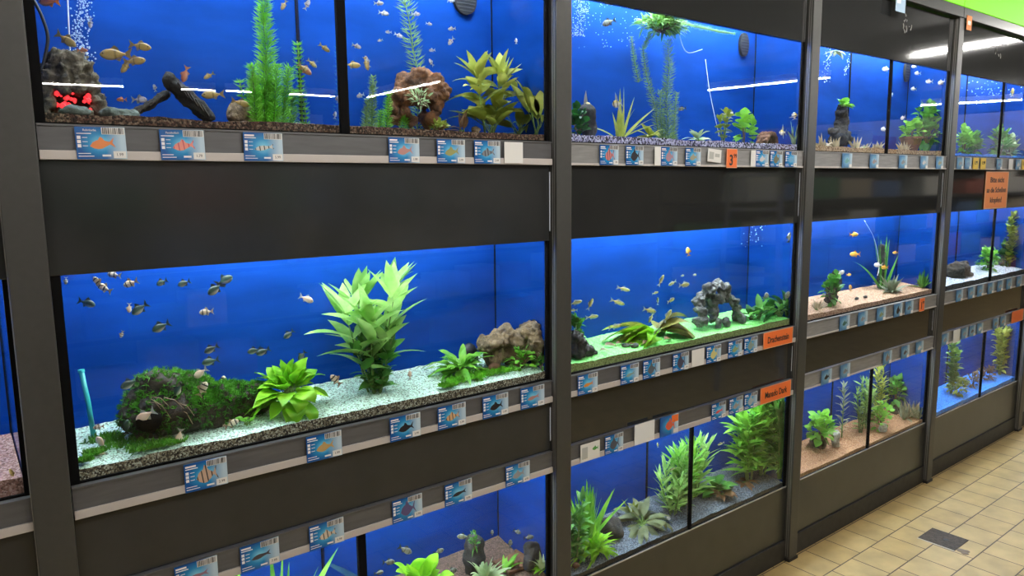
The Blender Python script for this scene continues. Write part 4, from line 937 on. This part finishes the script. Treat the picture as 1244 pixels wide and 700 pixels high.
fish('grey', 2, 2, [(931, 362, 12, 90), (956, 360, 12, 70), (959, 289, 12, 80)])
fish('angel', 2, 1, [(750, 126, 11, 190), (711, 131, 16, 0), (951, 161, 8, 180), (965, 141, 8, 100), (887, 139, 9, 90)])
fish('grey', 2, 1, [(740, 27, 16, 200), (829, 132, 9, 190)])
fish('white', 3, 1, [(1077, 84, 9, 180), (1112, 80, 8, 200), (1115, 89, 7, 180), (1129, 99, 8, 180), (1144, 100, 9, 200), (1110, 108, 7, 180), (1074, 157, 8, 180), (1084, 115, 4, 90), (1097, 143, 7, 200)])
fish('platy', 3, 2, [(1037, 285, 9, 0), (1039, 309, 11, 180), (1088, 307, 6, 180), (1075, 325, 8, 180), (1031, 334, 6, 0), (1033, 350, 7, 100)])
fish('white', 3, 2, [(1067, 322, 9, 180), (1021, 332, 9, 30)])
fish('grey', 1, 3, [(563, 652, 15, 180), (492, 668, 18, -30), (472, 683, 15, 0), (533, 670, 13, 20), (598, 648, 8, 90), (628, 646, 11, -30), (642, 653, 13, 0), (620, 661, 11, 90), (548, 694, 16, 0), (460, 696, 12, 0)])
fish('rasbora', 2, 3, [(799, 541, 6, 100), (817, 570, 7, 200), (876, 539, 8, 200)])
fish('gold', 0, 2, [(15, 576, 16, 110, .03)])
fish('gold', 4, 1, [(1230, 112, 8, 90)])
lm_used = {}
for o, k, b, t, p in FISH:
    L = LAND.get((b, t), [])
    if L:
        best = min(L, key=lambda q: abs(q[0].x-p.x)+.35*abs(q[0].z-p.z)); dz = p.z-best[0].z
        ph = ('high above ' if dz > .2 else 'above ' if dz > .09 else 'close to ')+best[1]
    else: ph = 'over the gravel'
    lm_used.setdefault((k, b, t, ph), []).append((p.z, o))
RANK = ['highest', 'second highest', 'third highest', 'fourth highest', 'fifth highest', 'sixth highest', 'seventh highest', 'eighth highest', 'ninth highest']
SHORT = {0: 'end bay', 1: 'first bay', 2: 'second bay', 3: 'third bay', 4: 'fourth bay'}
for (k, b, t, ph), L in lm_used.items():
    L.sort(key=lambda q: -q[0])
    for i, (z, o) in enumerate(L):
        rk = '' if len(L) == 1 else ', %s of %s' % ('lowest' if i == len(L)-1 else RANK[min(i, 8)], ['', '', 'two', 'three', 'four', 'five', 'six', 'seven', 'eight', 'nine', 'ten', 'eleven'][len(L)])
        d = KIND[k][1]
        tag(o, d+' '+ph+rk, 'fish', KIND[k][0]+' school')
        o['_wh'] = SHORT[b]+' '+TN[t]
seen = {}
for o, *_ in FISH: seen.setdefault(o['label'], []).append(o)
for lab, L in seen.items():
    if len(L) > 1:
        for o in L: o['label'] = lab+', '+o['_wh']
for o, *_ in FISH: del o['_wh']

# ------------------------------------------------------------------ price cards
def cardmat(name, deep, mid, light):
    m, n, l, b, o = nt(name); t = n.new('ShaderNodeTexCoord')
    mp = n.new('ShaderNodeMapping'); mp.inputs['Scale'].default_value = (22, 0, 30); l.new(t.outputs['Object'], mp.inputs['Vector'])
    ln = n.new('ShaderNodeVectorMath'); ln.operation = 'LENGTH'; l.new(mp.outputs[0], ln.inputs[0])
    r = ramp(n, [(.0, light), (.55, mid), (1, deep)]); l.new(ln.outputs['Value'], r.inputs['Fac'])
    s = n.new('ShaderNodeSeparateXYZ'); l.new(t.outputs['Object'], s.inputs[0])
    g = n.new('ShaderNodeMapRange'); g.inputs['From Min'].default_value = .008; g.inputs['From Max'].default_value = .04; l.new(s.outputs['X'], g.inputs['Value'])
    mx = n.new('ShaderNodeMix'); mx.data_type = 'RGBA'; mx.inputs['B'].default_value = (.48, .62, .72, 1)
    l.new(g.outputs[0], mx.inputs['Factor']); l.new(r.outputs['Color'], mx.inputs['A']); l.new(mx.outputs['Result'], b.inputs['Base Color'])
    b.inputs['Roughness'].default_value = .25; return m
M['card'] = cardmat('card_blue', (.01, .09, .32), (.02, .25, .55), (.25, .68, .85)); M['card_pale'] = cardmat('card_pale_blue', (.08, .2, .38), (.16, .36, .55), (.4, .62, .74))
PM = {}
def pm(c, st=None):
    key = (c, st)
    if key not in PM: PM[key] = stripes('print_%d' % len(PM), c, st or 0, 90 if st else 0, .2)
    return PM[key]
CW, CH = .098, .066
card_me = MB().bevbox((-CW/2, -.0008, -CH/2), (CW/2, .0008, CH/2), .0004).mesh('card', M['card'])
card_pale = card_me.copy(); card_pale.materials.clear(); card_pale.materials.append(M['card_pale'])
def quads(lst, y, mat, nm):
    b = MB()
    for x0, z0, x1, z1 in lst: b.box((x0, y-.0003, z0), (x1, y, z1))
    return b.mesh(nm, mat)
rb = random.Random(5)
bars, x = [], .004
while x < .045:
    w = rb.choice([.0007, .0012, .002]); bars.append((x, CH/2-.014, x+w, CH/2-.0015)); x += w+rb.choice([.0008, .0014, .002])
bar_bg = quads([(.002, CH/2-.015, CW/2-.001, CH/2-.001)], -.0009, M['paper'], 'barcode_field')
bar_me = quads(bars, -.0013, M['ink'], 'barcode_bars')
line_me = quads([(-.046, .024, -.022, .028), (-.046, .0195, -.018, .0215)]+[(-.046, z, -.039, z+.0065) for z in (.008, -.0005, -.009)]+[(-.036, z, -.026, z+.0012) for z in (.0105, .002, -.0065)]+[(-.046, -.022, -.022, -.0205), (-.046, -.0275, -.016, -.026), (.0, -.0275, .017, -.0235)], -.0009, M['white'], 'printed_lines')
line_named = quads([(-.046, .0185, -.018, .0202)]+[(-.046, z, -.039, z+.0065) for z in (.008, -.0005, -.009)]+[(-.036, z, -.026, z+.0012) for z in (.0105, .002, -.0065)]+[(-.046, -.022, -.022, -.0205), (-.046, -.0275, -.016, -.026), (.0, -.0275, .017, -.0235)], -.0009, M['white'], 'printed_lines')
price_me = quads([(.022, -.031, .047, -.0165)], -.0012, M['paper'], 'price_sticker')
def silhouette(shape):
    h = {'slim': .22, 'std': .36, 'tall': .62, 'disc': .8}[shape]; L = .05
    top = [(-.30, .05), (-.15, h*.3), (.05, h*.5), (.2, h*.5), (.36, h*.34), (.5, .02)]
    pts = [(-.5, h*.6), (-.40, 0), (-.5, -h*.6), (-.30, -.05)]+[(x, -z) for x, z in top[1:]]+top[::-1][1:]
    if shape in ('std', 'tall', 'disc'): pts = pts[:-3]+[(.14, h*.5), (.04, h*.85), (-.04, h*.7), (-.10, h*.38)]+pts[-2:]
    k = len(pts); v = [(-x*L, y, z*L) for y in (-.0009, -.0013) for x, z in pts]
    return MB().add(v, [tuple(range(k)), tuple(range(2*k-1, k-1, -1))]+[(i, (i+1) % k, k+(i+1) % k, k+i) for i in range(k)])
SIL = {}
PRICES = {}
def card(px, py, b, desc, c, shape, st=None, big=True, scale=1, price='1.99', tilt=0, where='', name=None, y=-.0155):
    p = at(px, py, y)
    t = thing('price_card', desc+where, 'price card', p, 'fish price cards on the rails'); t.rotation_euler = (0, R(tilt), 0); t.scale = (scale*(.95 if b < 2 else .9), 1, scale)
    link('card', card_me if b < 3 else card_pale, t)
    key = (shape, c, st)
    if key not in SIL: SIL[key] = silhouette(shape).mesh('fish_picture', pm(c, st))
    o = link('fish_picture', SIL[key], t, (.002, 0, -.002)); o.rotation_euler = (0, R(-8), 0)
    pr = link('price_sticker', price_me, t)
    if b < 3:
        link('barcode', bar_bg, t); o = t.children[-1]
        bb = [q for q in t.children if q.name.startswith('barcode')][0]; link('barcode_bars', bar_me, bb)
        link('printed_lines', line_named if name else line_me, t)
    if big:
        if price not in PRICES: PRICES[price] = text_mesh(price, .0085, M['ink'], .0002)
        link('price_figures', PRICES[price], pr, (.0345, -.0016, -.0238))
    if name: link('fish_name', text_mesh(name, .0062, M['white'], .0002, .9), t, (-.021, -.0013, .0262))
    return t
RW = {1: ', top rail of the ', 2: ', middle rail of the ', 3: ', bottom rail of the '}
O_, P_, B_, G_, S_, Y_ = (.75, .25, .08), (.75, .28, .22), (.015, .015, .02), (.2, .22, .24), (.5, .5, .5), (.6, .55, .2)
rows = {
 (1, 1): [(123, 174, 'orange fish', O_, 'std', None, '1.99'), (222, 175.5, 'pink striped paradise fish', P_, 'std', (.55, .1, .12), '1.79'), (320, 179, 'black and white mottled catfish', (.6, .6, .55), 'slim', B_, '5.99'), (491, 179.5, 'silver fish with reddish fins', (.5, .25, .22), 'std', None, '1.99'), (548, 184, 'olive oval fish', (.3, .3, .1), 'std', None, '2.99'), (592, 185, 'grey striped fish', G_, 'std', B_, '2.49')],
 (1, 2): [(250.5, 575, 'banded tiger barb', (.55, .38, .28), 'tall', B_, '2.99'), (394, 541, 'golden brown barb', (.5, .32, .12), 'std', None, '1.99'), (492.5, 517, 'black barb', B_, 'std', None, '3.99'), (549, 500, 'orange and black loach', (.65, .4, .2), 'std', B_, '5.99'), (602, 486, 'black shark with red tail', B_, 'std', None, '3.99'), (647, 475, 'pinkish grey fish', (.4, .2, .18), 'slim', None, '2.99')],
 (1, 3): [(239, 692, 'purple pink slender fish', (.3, .16, .22), 'slim', None, '3.99'), (316, 671, 'dark bottom fish', (.06, .05, .06), 'slim', None, '7.99'), (397, 648, 'black and white loach', (.62, .52, .4), 'std', B_, '5.99'), (495, 616, 'pair of violet fish', (.1, .08, .2), 'tall', None, '3.99'), (557, 597, 'blackish catfish', (.02, .02, .03), 'slim', None, '9.99'), (629, 573, 'grey shark fish', (.28, .3, .32), 'std', None, '4.99')],
 (2, 1): [(740, 191, 'red and black fish', (.6, .2, .2), 'tall', B_, '2.99'), (771, 191, 'black angelfish', B_, 'tall', None, '5.99'), (813, 190, 'red grey fish', (.35, .2, .25), 'tall', None, '2.99'), (842, 190, 'small olive fish', (.3, .3, .2), 'std', None, '1.99'), (926, 191, 'silver fish', S_, 'std', None, '2.99'), (943, 192, 'dark olive fish', (.12, .12, .06), 'tall', None, '4.99'), (961, 192, 'blue fish', (.1, .3, .5), 'std', None, '1.99')],
 (2, 2): [(714, 465, 'orange and green tetra', (.65, .25, .05), 'slim', None, '1.99'), (765, 453, 'slim silver green fish', (.2, .32, .3), 'slim', None, '2.49'), (791.5, 447, 'dark grey round fish', (.08, .1, .12), 'tall', None, '2.99'), (827, 437, 'blackish oval tetra', (.05, .05, .09), 'disc', None, '3.99'), (867, 428, 'yellow fish', Y_, 'tall', None, '2.99'), (893, 422, 'olive green fish', (.25, .32, .15), 'std', None, '1.99'), (912, 417, 'green and grey fish', (.22, .3, .25), 'tall', None, '2.49')],
 (2, 3): [(746, 536, 'dark grey finned fish', (.06, .07, .1), 'tall', None, '4.99'), (873, 495, 'red neon fish', (.65, .08, .08), 'slim', None, '1.49'), (894, 490, 'grey spotted fish', (.3, .3, .28), 'std', None, '2.99'), (912, 485, 'pale blue grey fish', (.3, .38, .42), 'tall', None, '3.99')],
 (3, 1): [(x, 195+i*.7, d, c, 'std', None, '1.99') for i, (x, d, c) in enumerate([(1029, 'blue green fish', (.1, .3, .3)), (1062, 'brown fish', (.25, .2, .2)), (1097, 'grey fish', G_), (1122.5, 'pale fish', S_), (1141.5, 'olive fish', (.25, .26, .15))])],
 (3, 2): [(1026, 390, 'dark green fish', (.05, .15, .12), 'std', None, '1'), (1048, 385, 'grey tetra', G_, 'std', None, '1'), (1070.5, 380, 'olive tetra', (.2, .25, .12), 'std', None, '1'), (1091, 375.5, 'black fish', B_, 'tall', None, '1'), (1104.5, 371.5, 'dark grey fish', (.1, .12, .14), 'std', None, '1')],
 (3, 3): [(1004, 453, 'black finned fish', B_, 'std', None, '1'), (1026.7, 447, 'grey fish', G_, 'std', None, '1'), (1078, 432, 'brown grey fish', (.2, .16, .14), 'tall', None, '1'), (1099.7, 425.5, 'dark catfish', (.06, .06, .07), 'std', None, '1'), (1117, 421, 'silver fish', S_, 'std', None, '1')],
 (4, 1): [(1166.5, 198, 'grey fish', G_, 'std', None, '1'), (1176, 198.5, 'blue fish', (.08, .2, .4), 'std', None, '1'), (1214, 200, 'dark blue fish', (.04, .1, .25), 'std', None, '1'), (1237, 200, 'pale fish', S_, 'std', None, '1')],
 (4, 2): [(x, 357-i*3, d, G_, 'std', None, '1') for i, (x, d) in enumerate([(1165.5, 'small grey fish'), (1180, 'grey fish'), (1191, 'grey striped fish'), (1203.5, 'dark grey fish'), (1215, 'silver grey fish'), (1226, 'pale grey fish'), (1238, 'grey fish by the post')])],
 (4, 3): [(1148, 411, 'small grey fish', G_, 'std', None, '1'), (1171.5, 403, 'grey fish', G_, 'std', None, '1'), (1181, 399.5, 'dark fish', B_, 'std', None, '1'), (1190.5, 396.5, 'silver fish', S_, 'std', None, '1'), (1209.5, 391, 'olive fish', (.2, .22, .12), 'std', None, '1'), (1218.5, 388.5, 'brown fish', (.2, .14, .1), 'std', None, '1')],
}
NAMES = {(1, 1, 0): 'Rubinbarbe', (1, 1, 1): 'Paradiesfisch'}
RZ = {1: 1.7125, 2: 1.001, 3: .777}
for (b, t), L in rows.items():
    for i, (px, py, d, c, sh, st, pr) in enumerate(L):
        p0 = at(px, py, -.0155); z = RZ[t]
        py2 = py; sc = .93 if t == 1 and b == 1 else .97 if t != 1 else .92
        # keep the card on its rail
        lo, hi = py-25, py+25
        for _ in range(30):
            mid = (lo+hi)/2
            if at(px, mid, -.0155).z > z: lo = mid
            else: hi = mid
        card(px, mid, b, 'price card picturing a '+d, c, sh, st, b < 3, sc, pr, -.8 if t == 1 and b == 1 and i < 2 else 0, RW[t]+BAYN[b], NAMES.get((b, t, i)))
def plaincard(px, t, b, w, h, mat, label, y=-.0165, dz=0, name='blank_card', cat='card', loc=None, tilt=0):
    z = RZ[t]+dz; lo, hi = -50, 750
    for _ in range(40):
        mid = (lo+hi)/2
        if at(px, mid, y).z > z: lo = mid
        else: hi = mid
    p = at(px, mid, y); tt = thing(name, label, cat, p); tt.rotation_euler = (0, R(tilt), 0)
    MB().bevbox((-w/2, -.0007, -h/2), (w/2, .0007, h/2), .0003).build('card_body', mat, tt); return tt
plaincard(624, 1, 1, .065, .058, M['paper'], 'blank white card beside the last fish card, first bay top rail')
plaincard(799, 1, 2, .03, .06, M['paper'], 'narrow white card between black angelfish and red grey fish cards')
q = plaincard(868, 1, 2, .075, .045, M['paper'], 'small white card with grey print beside the orange price card', dz=.006, tilt=4)
MB().box((-.03, -.0012, -.013), (-.005, -.0008, .012)).build('printed_block', plain('print_grey', (.45, .45, .42), .5), q); MB().box((.002, -.0012, -.004), (.028, -.0008, .008)).build('printed_block', plain('print_grey', (.45, .45, .42), .5), q)
plaincard(917, 1, 2, .05, .058, M['paper'], 'plain white card before the silver fish card', y=-.0145)
plaincard(848, 2, 2, .07, .062, M['paper'], 'white card with grey print beside the yellow fish card', y=-.0145)
q = plaincard(717, 3, 2, .085, .058, M['paper'], 'white card with a small green fish, first on the second bay bottom rail')
MB().box((-.036, -.0012, -.02), (-.012, -.0008, .018)).build('printed_block', plain('print_grey', (.45, .45, .42), .5), q)
link('fish_picture', silhouette('std').mesh('fish_picture', pm((.08, .3, .06))), q, (.022, 0, .006)).scale = (.55, 1, .6)
plaincard(783, 3, 2, .10, .072, M['white'], 'blank white card on the rail above the partitioned bottom tank', dz=.006)
q = plaincard(813, 3, 2, .098, .072, M['card'], 'blue price card picturing a red goldfish with orange corner', dz=.004)
MB().box((.012, -.0013, .008), (.047, -.0009, .033)).build('orange_corner', M['orange'], q); link('fish_picture', silhouette('tall').mesh('fish_picture', pm((.65, .12, .06))), q, (.004, -.0006, 0)); link('price_sticker', price_me, q)
def orange(px, t, b, w, h, txt, size, label, dz=0, sx=1, rows_=None):
    q = plaincard(px, t, b, w, h, M['orange'], label, dz=dz, name='orange_sign', cat='sign', y=-.0175)
    if txt: link('lettering', fit(text_mesh(txt, size, M['ink'], .0004, 1, .0004), w*.72), q, (0, -.0012, -.002))
    e = MB()
    for a, c in (((-w/2, -h/2), (w/2, -h/2+.002)), ((-w/2, h/2-.002), (w/2, h/2)), ((-w/2, -h/2), (-w/2+.002, h/2)), ((w/2-.002, -h/2), (w/2, h/2))): e.box((a[0], -.0011, a[1]), (c[0], -.0008, c[1]))
    e.build('sign_border', plain('orange_rim', (.8, .42, .26), .4), q); return q
orange(945.5, 2, 2, .205, .066, 'Drachenstein', .037, 'orange sign with black lettering below the green gravel, second bay', .004, .72)
orange(942.5, 3, 2, .215, .068, 'Manado Dark', .037, 'orange sign with black lettering above the tall narrow leaved plants', .004, .78)
q = orange(889, 1, 2, .062, .068, None, 0, 'small orange price sign on the top rail, second bay', -.002)
link('price_figures', text_mesh('3', .052, M['ink'], .0004, .9, .001), q, (-.004, -.0012, -.008)); link('price_figures', text_mesh('99', .022, M['ink'], .0004, .9), q, (.019, -.0012, .008))
q = orange(1120, 2, 3, .055, .068, None, 0, 'small orange price sign, middle rail of the third bay')
link('price_figures', text_mesh('1', .05, M['ink'], .0004, .9, .001), q, (-.006, -.0012, -.006)); link('price_figures', text_mesh('99', .02, M['ink'], .0004, .9), q, (.013, -.0012, .01))
q = orange(1236, 3, 4, .19, .075, None, 0, 'orange sign on the bottom rail of the fourth bay', .006)
for k, (px, w_) in enumerate([(1185.5, 'beside the blue fish card'), (1194.5, 'beside the dark blue fish card'), (1244, 'cut by the frame edge')]):
    q = plaincard(px, 1, 4, .07, .06, M['yellow'], 'yellow price card on the top rail, '+w_, name='yellow_price_card', cat='price card')
    link('price_figures', text_mesh('1.99', .026, M['ink'], .0004), q, (0, -.0012, .004))
plaincard(1228, 1, 4, .06, .06, M['paper'], 'blank pale card on the top rail, fourth bay', name='blank_card')
plaincard(1162, 3, 4, .085, .072, M['white'], 'blank white card on the bottom rail, fourth bay')
# the paper notice
p = at(1210.5, 231, -.004); t = thing('paper_notice', 'orange paper notice with black writing on the black panel, fourth bay', 'notice', p)
nw, nh = .225, .155
nh = at(1210.5, 208.5, -.004).z-at(1210.5, 253.5, -.004).z; nw = at(1224.5, 231, -.004).x-at(1197, 231, -.004).x
MB().bevbox((-nw/2, -.0006, -nh/2), (nw/2, .0006, nh/2), .0003).build('paper_sheet', M['orange_pale'], t)
for k, tx in enumerate(['Bitte nicht', 'an die Scheiben', 'klopfen!']): link('lettering', fit(text_mesh(tx, nh*.2, M['ink'], .0003, 1, .0006), nw*[.6, .84, .5][k]), t, (0, -.0012, nh*(.27-.27*k)))
s = MB()
for a, c in (((-nw/2, -nh/2), (nw/2, -nh/2+.005)), ((-nw/2, nh/2-.005), (nw/2, nh/2)), ((-nw/2, -nh/2), (-nw/2+.006, nh/2)), ((nw/2-.006, -nh/2), (nw/2, nh/2))): s.box((a[0], -.001, a[1]), (c[0], -.0007, c[1]))
s.build('plastic_rim', plain('notice_rim', (.75, .42, .25), .3), t)
# stickers on the header
p = at(1095, 2, -.032); t = thing('header_sticker', 'pale blue sticker on the dark panel above the third bay', 'sticker', p); MB().bevbox((-.05, -.0006, -.045), (.04, .0006, .05), .0003).build('sticker_sheet', plain('sticker_blue', (.3, .42, .55), .4), t)
MB().box((-.04, -.001, -.01), (-.005, -.0007, .02)).build('printed_block', M['paper'], t)
p = at(1177.5, 28, -.032); t = thing('header_sticker', 'small orange sticker at the top of the fourth post', 'sticker', p); MB().bevbox((-.03, -.0006, -.035), (.03, .0006, .035), .0003).build('sticker_sheet', M['orange_pale'], t); MB().box((-.018, -.001, -.01), (.018, -.0007, .01)).build('printed_block', M['paper'], t)
rr = random.Random(8)
for k, (px, py, n_) in enumerate([(1103, 31, 9), (1212, 70, 4)]):
    o = at(px, py, -.0012); s = MB()
    for i in range(n_):
        a = Vector((rr.uniform(-.045, .045), 0, rr.uniform(-.04, .04))); c = a+Vector((rr.uniform(-.012, .012), 0, rr.uniform(-.028, .028)))
        s.tube([a, a.lerp(c, .5)+Vector((.004, 0, 0)), c], .0022, 4)
    tag(s.build('sticker_residue', plain('residue', (.3, .3, .28), .8), None, False, o), 'peeled whitish sticker residue on the black panel, %s bay' % ['third', 'fourth'][k], 'residue', None, 'stuff')

# ------------------------------------------------------------------ floor plate
t = thing('drain_plate', 'dark square drain plate with a hole set in the yellow tiles', 'drain', (3.49, -.35, 0))
MB().bevbox((-.075, -.078, -.002), (.075, .078, .003), .001).build('plate', rockmat('drain_stone', (.085, .068, .055), (.045, .035, .03), 60, .3), t)
MB().tube([(-.002, -.012, .003), (-.002, -.012, .0036)], .011, 14).build('hole', M['ink'], t)
MB().box((-.083, -.078, 0), (-.076, .078, .0015)).build('worn_edge', plain('worn_tile', (.5, .45, .36), .7), t)
b_ = MB()
for k, (x, y, r_) in enumerate([(3.44, -.445, .02), (3.425, -.465, .016), (3.45, -.462, .014)]): b_.ball((x, y, 0), 1, 2, (r_, r_, .0016))
tag(b_.build('damp_stain', plain('damp', (.16, .1, .05), .3)), 'dark damp stain on the tile beside the drain plate', 'stain', None, 'stuff')

# ------------------------------------------------------------------ the shop behind the camera, seen in the glass
ld = thing('step_ladder', 'grey step ladder standing in the aisle, seen reflected in the glass', 'ladder', (at(915, 272, 1.9).x, -1.9, 0)); ld.rotation_euler = (0, 0, R(55))
al = plain('aluminium', (.45, .45, .46), .35, .8)
for sx in (-.2, .2):
    MB().tube([(sx, -.02, 1.75), (sx*1.25, -.45, 0)], .025, 6).build('front_rail', al, ld); MB().tube([(sx, .02, 1.75), (sx*1.2, .5, 0)], .02, 6).build('rear_rail', al, ld)
for k in range(6):
    z = .28*(k+1); y = -.45+(.43)*z/1.75; s = .25-.05*z/1.75
    MB().bevbox((-s, y-.05, z-.012), (s, y+.05, z+.012), .004).build('step', al, ld)
MB().bevbox((-.2, -.09, 1.74), (.2, .09, 1.78), .006).build('top_cap', M['black_plastic'], ld)
gm = [plain('box_%d' % i, c, .5) for i, c in enumerate([(.6, .5, .36), (.10, .3, .14), (.65, .6, .58), (.45, .12, .08), (.1, .2, .42), (.2, .32, .34), (.8, .78, .72)])]
for si, (sx0, sx1, sy, w_) in enumerate([(-1, 5, -4.2, 'behind the camera'), (5.4, 15, -2.75, 'across the far aisle')]):
    sh = thing('shop_shelf', 'long dark shop shelf %s, seen reflected in the glass' % w_, 'shelf', (sx0, sy, 0))
    for k in range(5): MB().bevbox((0, -.25, .15+.42*k), (sx1-sx0, .25, .18+.42*k), .004).build('shelf_board', M['base_panel'], sh)
    MB().box((0, -.27, 0), (sx1-sx0, -.25, 2.1)).build('back_board', plain('shelf_back', (.2, .17, .14), .7), sh)
    r = random.Random(12+si)
    for k in range(5):
        x = .05
        while x < sx1-sx0-.5:
            bw = r.uniform(.2, .45)*(1+si*.6); h_ = r.uniform(.15, .36)
            if r.random() < .85:
                o = MB().bevbox((-bw/2, -.15, 0), (bw/2, .15, h_), .006).build('goods_carton', r.choice(gm), None, False, (sx0+x+bw/2, sy+.02, .1805+.42*k)); tag(o, 'carton of goods on the long shop shelf '+w_, 'carton', 'cartons on the shop shelf '+w_)
            x += bw+.02

# plants stay behind their glass
def bay_of(x):
    for b in range(6):
        if PR[b]-.03 <= x < PR[b+1]-.03: return b
    return 0
for o in list(bpy.data.objects):
    if o.type != 'MESH' or o.name.split('.')[0] not in ('leaves', 'stem', 'needles', 'moss', 'moss_carpet', 'leaf_blade', 'stone_body', 'rock_body', 'stump_body', 'log_body', 'arch_body', 'root_body', 'cone', 'wood_body', 'cover_dome'): continue
    q = o; off = Vector(o.location)
    while q.parent: q = q.parent; off += Vector(q.location)
    pad = .0150+.001*random.Random(o.name).random()
    b = bay_of(off.x if q is not o else sum(v.co.x for v in o.data.vertices)/len(o.data.vertices)); x0, x1 = PR[b]+.012, PR[b+1]-PW-.014
    for v in o.data.vertices:
        wv = v.co+off
        v.co.y = min(max(wv.y, pad), DEP[b]-.003)-off.y; v.co.x = min(max(wv.x, x0), x1)-off.x
# ------------------------------------------------------------------ light
w = bpy.data.worlds.new('world'); scn.world = w; w.use_nodes = True
w.node_tree.nodes['Background'].inputs[0].default_value = (1, .97, .93, 1); w.node_tree.nodes['Background'].inputs[1].default_value = .3
def lamp(a, b_, label, lit=True):
    a, b_ = Vector(a), Vector(b_); t = thing('ceiling_lamp', label, 'ceiling lamp', (a+b_)/2, 'ceiling lamps'); c = (a+b_)/2
    MB().tube([a-c, b_-c], .0105, 10).build('lamp_tube', M['room_tube'], t)
    d = (b_-a).normalized(); s = Vector((d.y, -d.x, 0)).normalized()*.05
    q = [a-c-s+Z*.03, a-c+s+Z*.03, b_-c+s+Z*.03, b_-c-s+Z*.03]
    q += [v+Z*.06 for v in q]
    MB().add(q, [(0, 3, 2, 1), (4, 5, 6, 7), (0, 1, 5, 4), (1, 2, 6, 5), (2, 3, 7, 6), (3, 0, 4, 7)]).build('lamp_housing', M['white'], t)
    k = MB()
    for e in (a-c, b_-c): k.tube([e+Z*.09, e+Z*.2], .006, 6)
    k.build('lamp_hanger', M['edge'], t)
LZ = 2.85
def mirrored(px, py):                            # where a ceiling lamp must hang to show in the glass at this point
    d = ray(px, py); k = (LZ-1.625)/d.z; return Vector((d.x*k, -(d.y*k-1.65), LZ))
for pa, pb, w_ in [((861, 109.5), (1009, 94), 'over the aisle beyond the third bay'), ((1119, 128), (1243, 121), 'farthest along the aisle'), ((1112, 67), (1246, 46), 'hanging close to the fourth bay'),
                   ((447, 118), (535, 99), 'crossing the shop behind the camera'), ((46, 101), (150, 105), 'first in a row far behind the camera'), ((220, 108), (262, 110), 'second in a row far behind the camera'), ((275, 110), (306, 112), 'third in a row far behind the camera'), ((352, 114), (407, 117), 'fourth in a row far behind the camera')]:
    lamp(mirrored(*pa), mirrored(*pb), 'white fluorescent ceiling lamp, '+w_)
lamp((.4, -1.7, 2.93), (2.2, -1.5, 2.93), 'fluorescent ceiling lamp above the aisle before the first bay')  # extra tube to light the rack, kept out of view and reflections
lamp((2.6, -1.0, 2.96), (4.2, -1.0, 2.96), 'fluorescent ceiling lamp above the aisle before the third bay')  # added for light on the rack, above what the glass mirrors
lamp((9.6, -.9, 2.96), (11.4, -.9, 2.96), 'fluorescent ceiling lamp above the aisle beyond the fifth bay')  # added to brighten the reflected shelf goods, itself outside the reflections
lamp((12.2, -1.1, 2.96), (14, -1.1, 2.96), 'fluorescent ceiling lamp at the far end of the aisle')  # second added tube for the far shelf goods, out of view
lamp((-3, -3.2, 2.9), (-1, -3.2, 2.9), 'fluorescent ceiling lamp behind the camera in the aisle')  # extra tube for room brightness, never in view

vs_ = scn.view_settings
scn.display_settings.display_device = 'sRGB'
vs_.view_transform = 'Standard'; vs_.look = 'None'; vs_.gamma = 1; vs_.use_curve_mapping = False; vs_.exposure = 0.65
scn.cycles.transparent_max_bounces = 24; scn.cycles.max_bounces = 6; scn.cycles.diffuse_bounces = 3; scn.cycles.glossy_bounces = 3
scn.cycles.caustics_reflective = False; scn.cycles.caustics_refractive = False
scn.cycles.sample_clamp_indirect = 4
scn.cycles.use_denoising = True
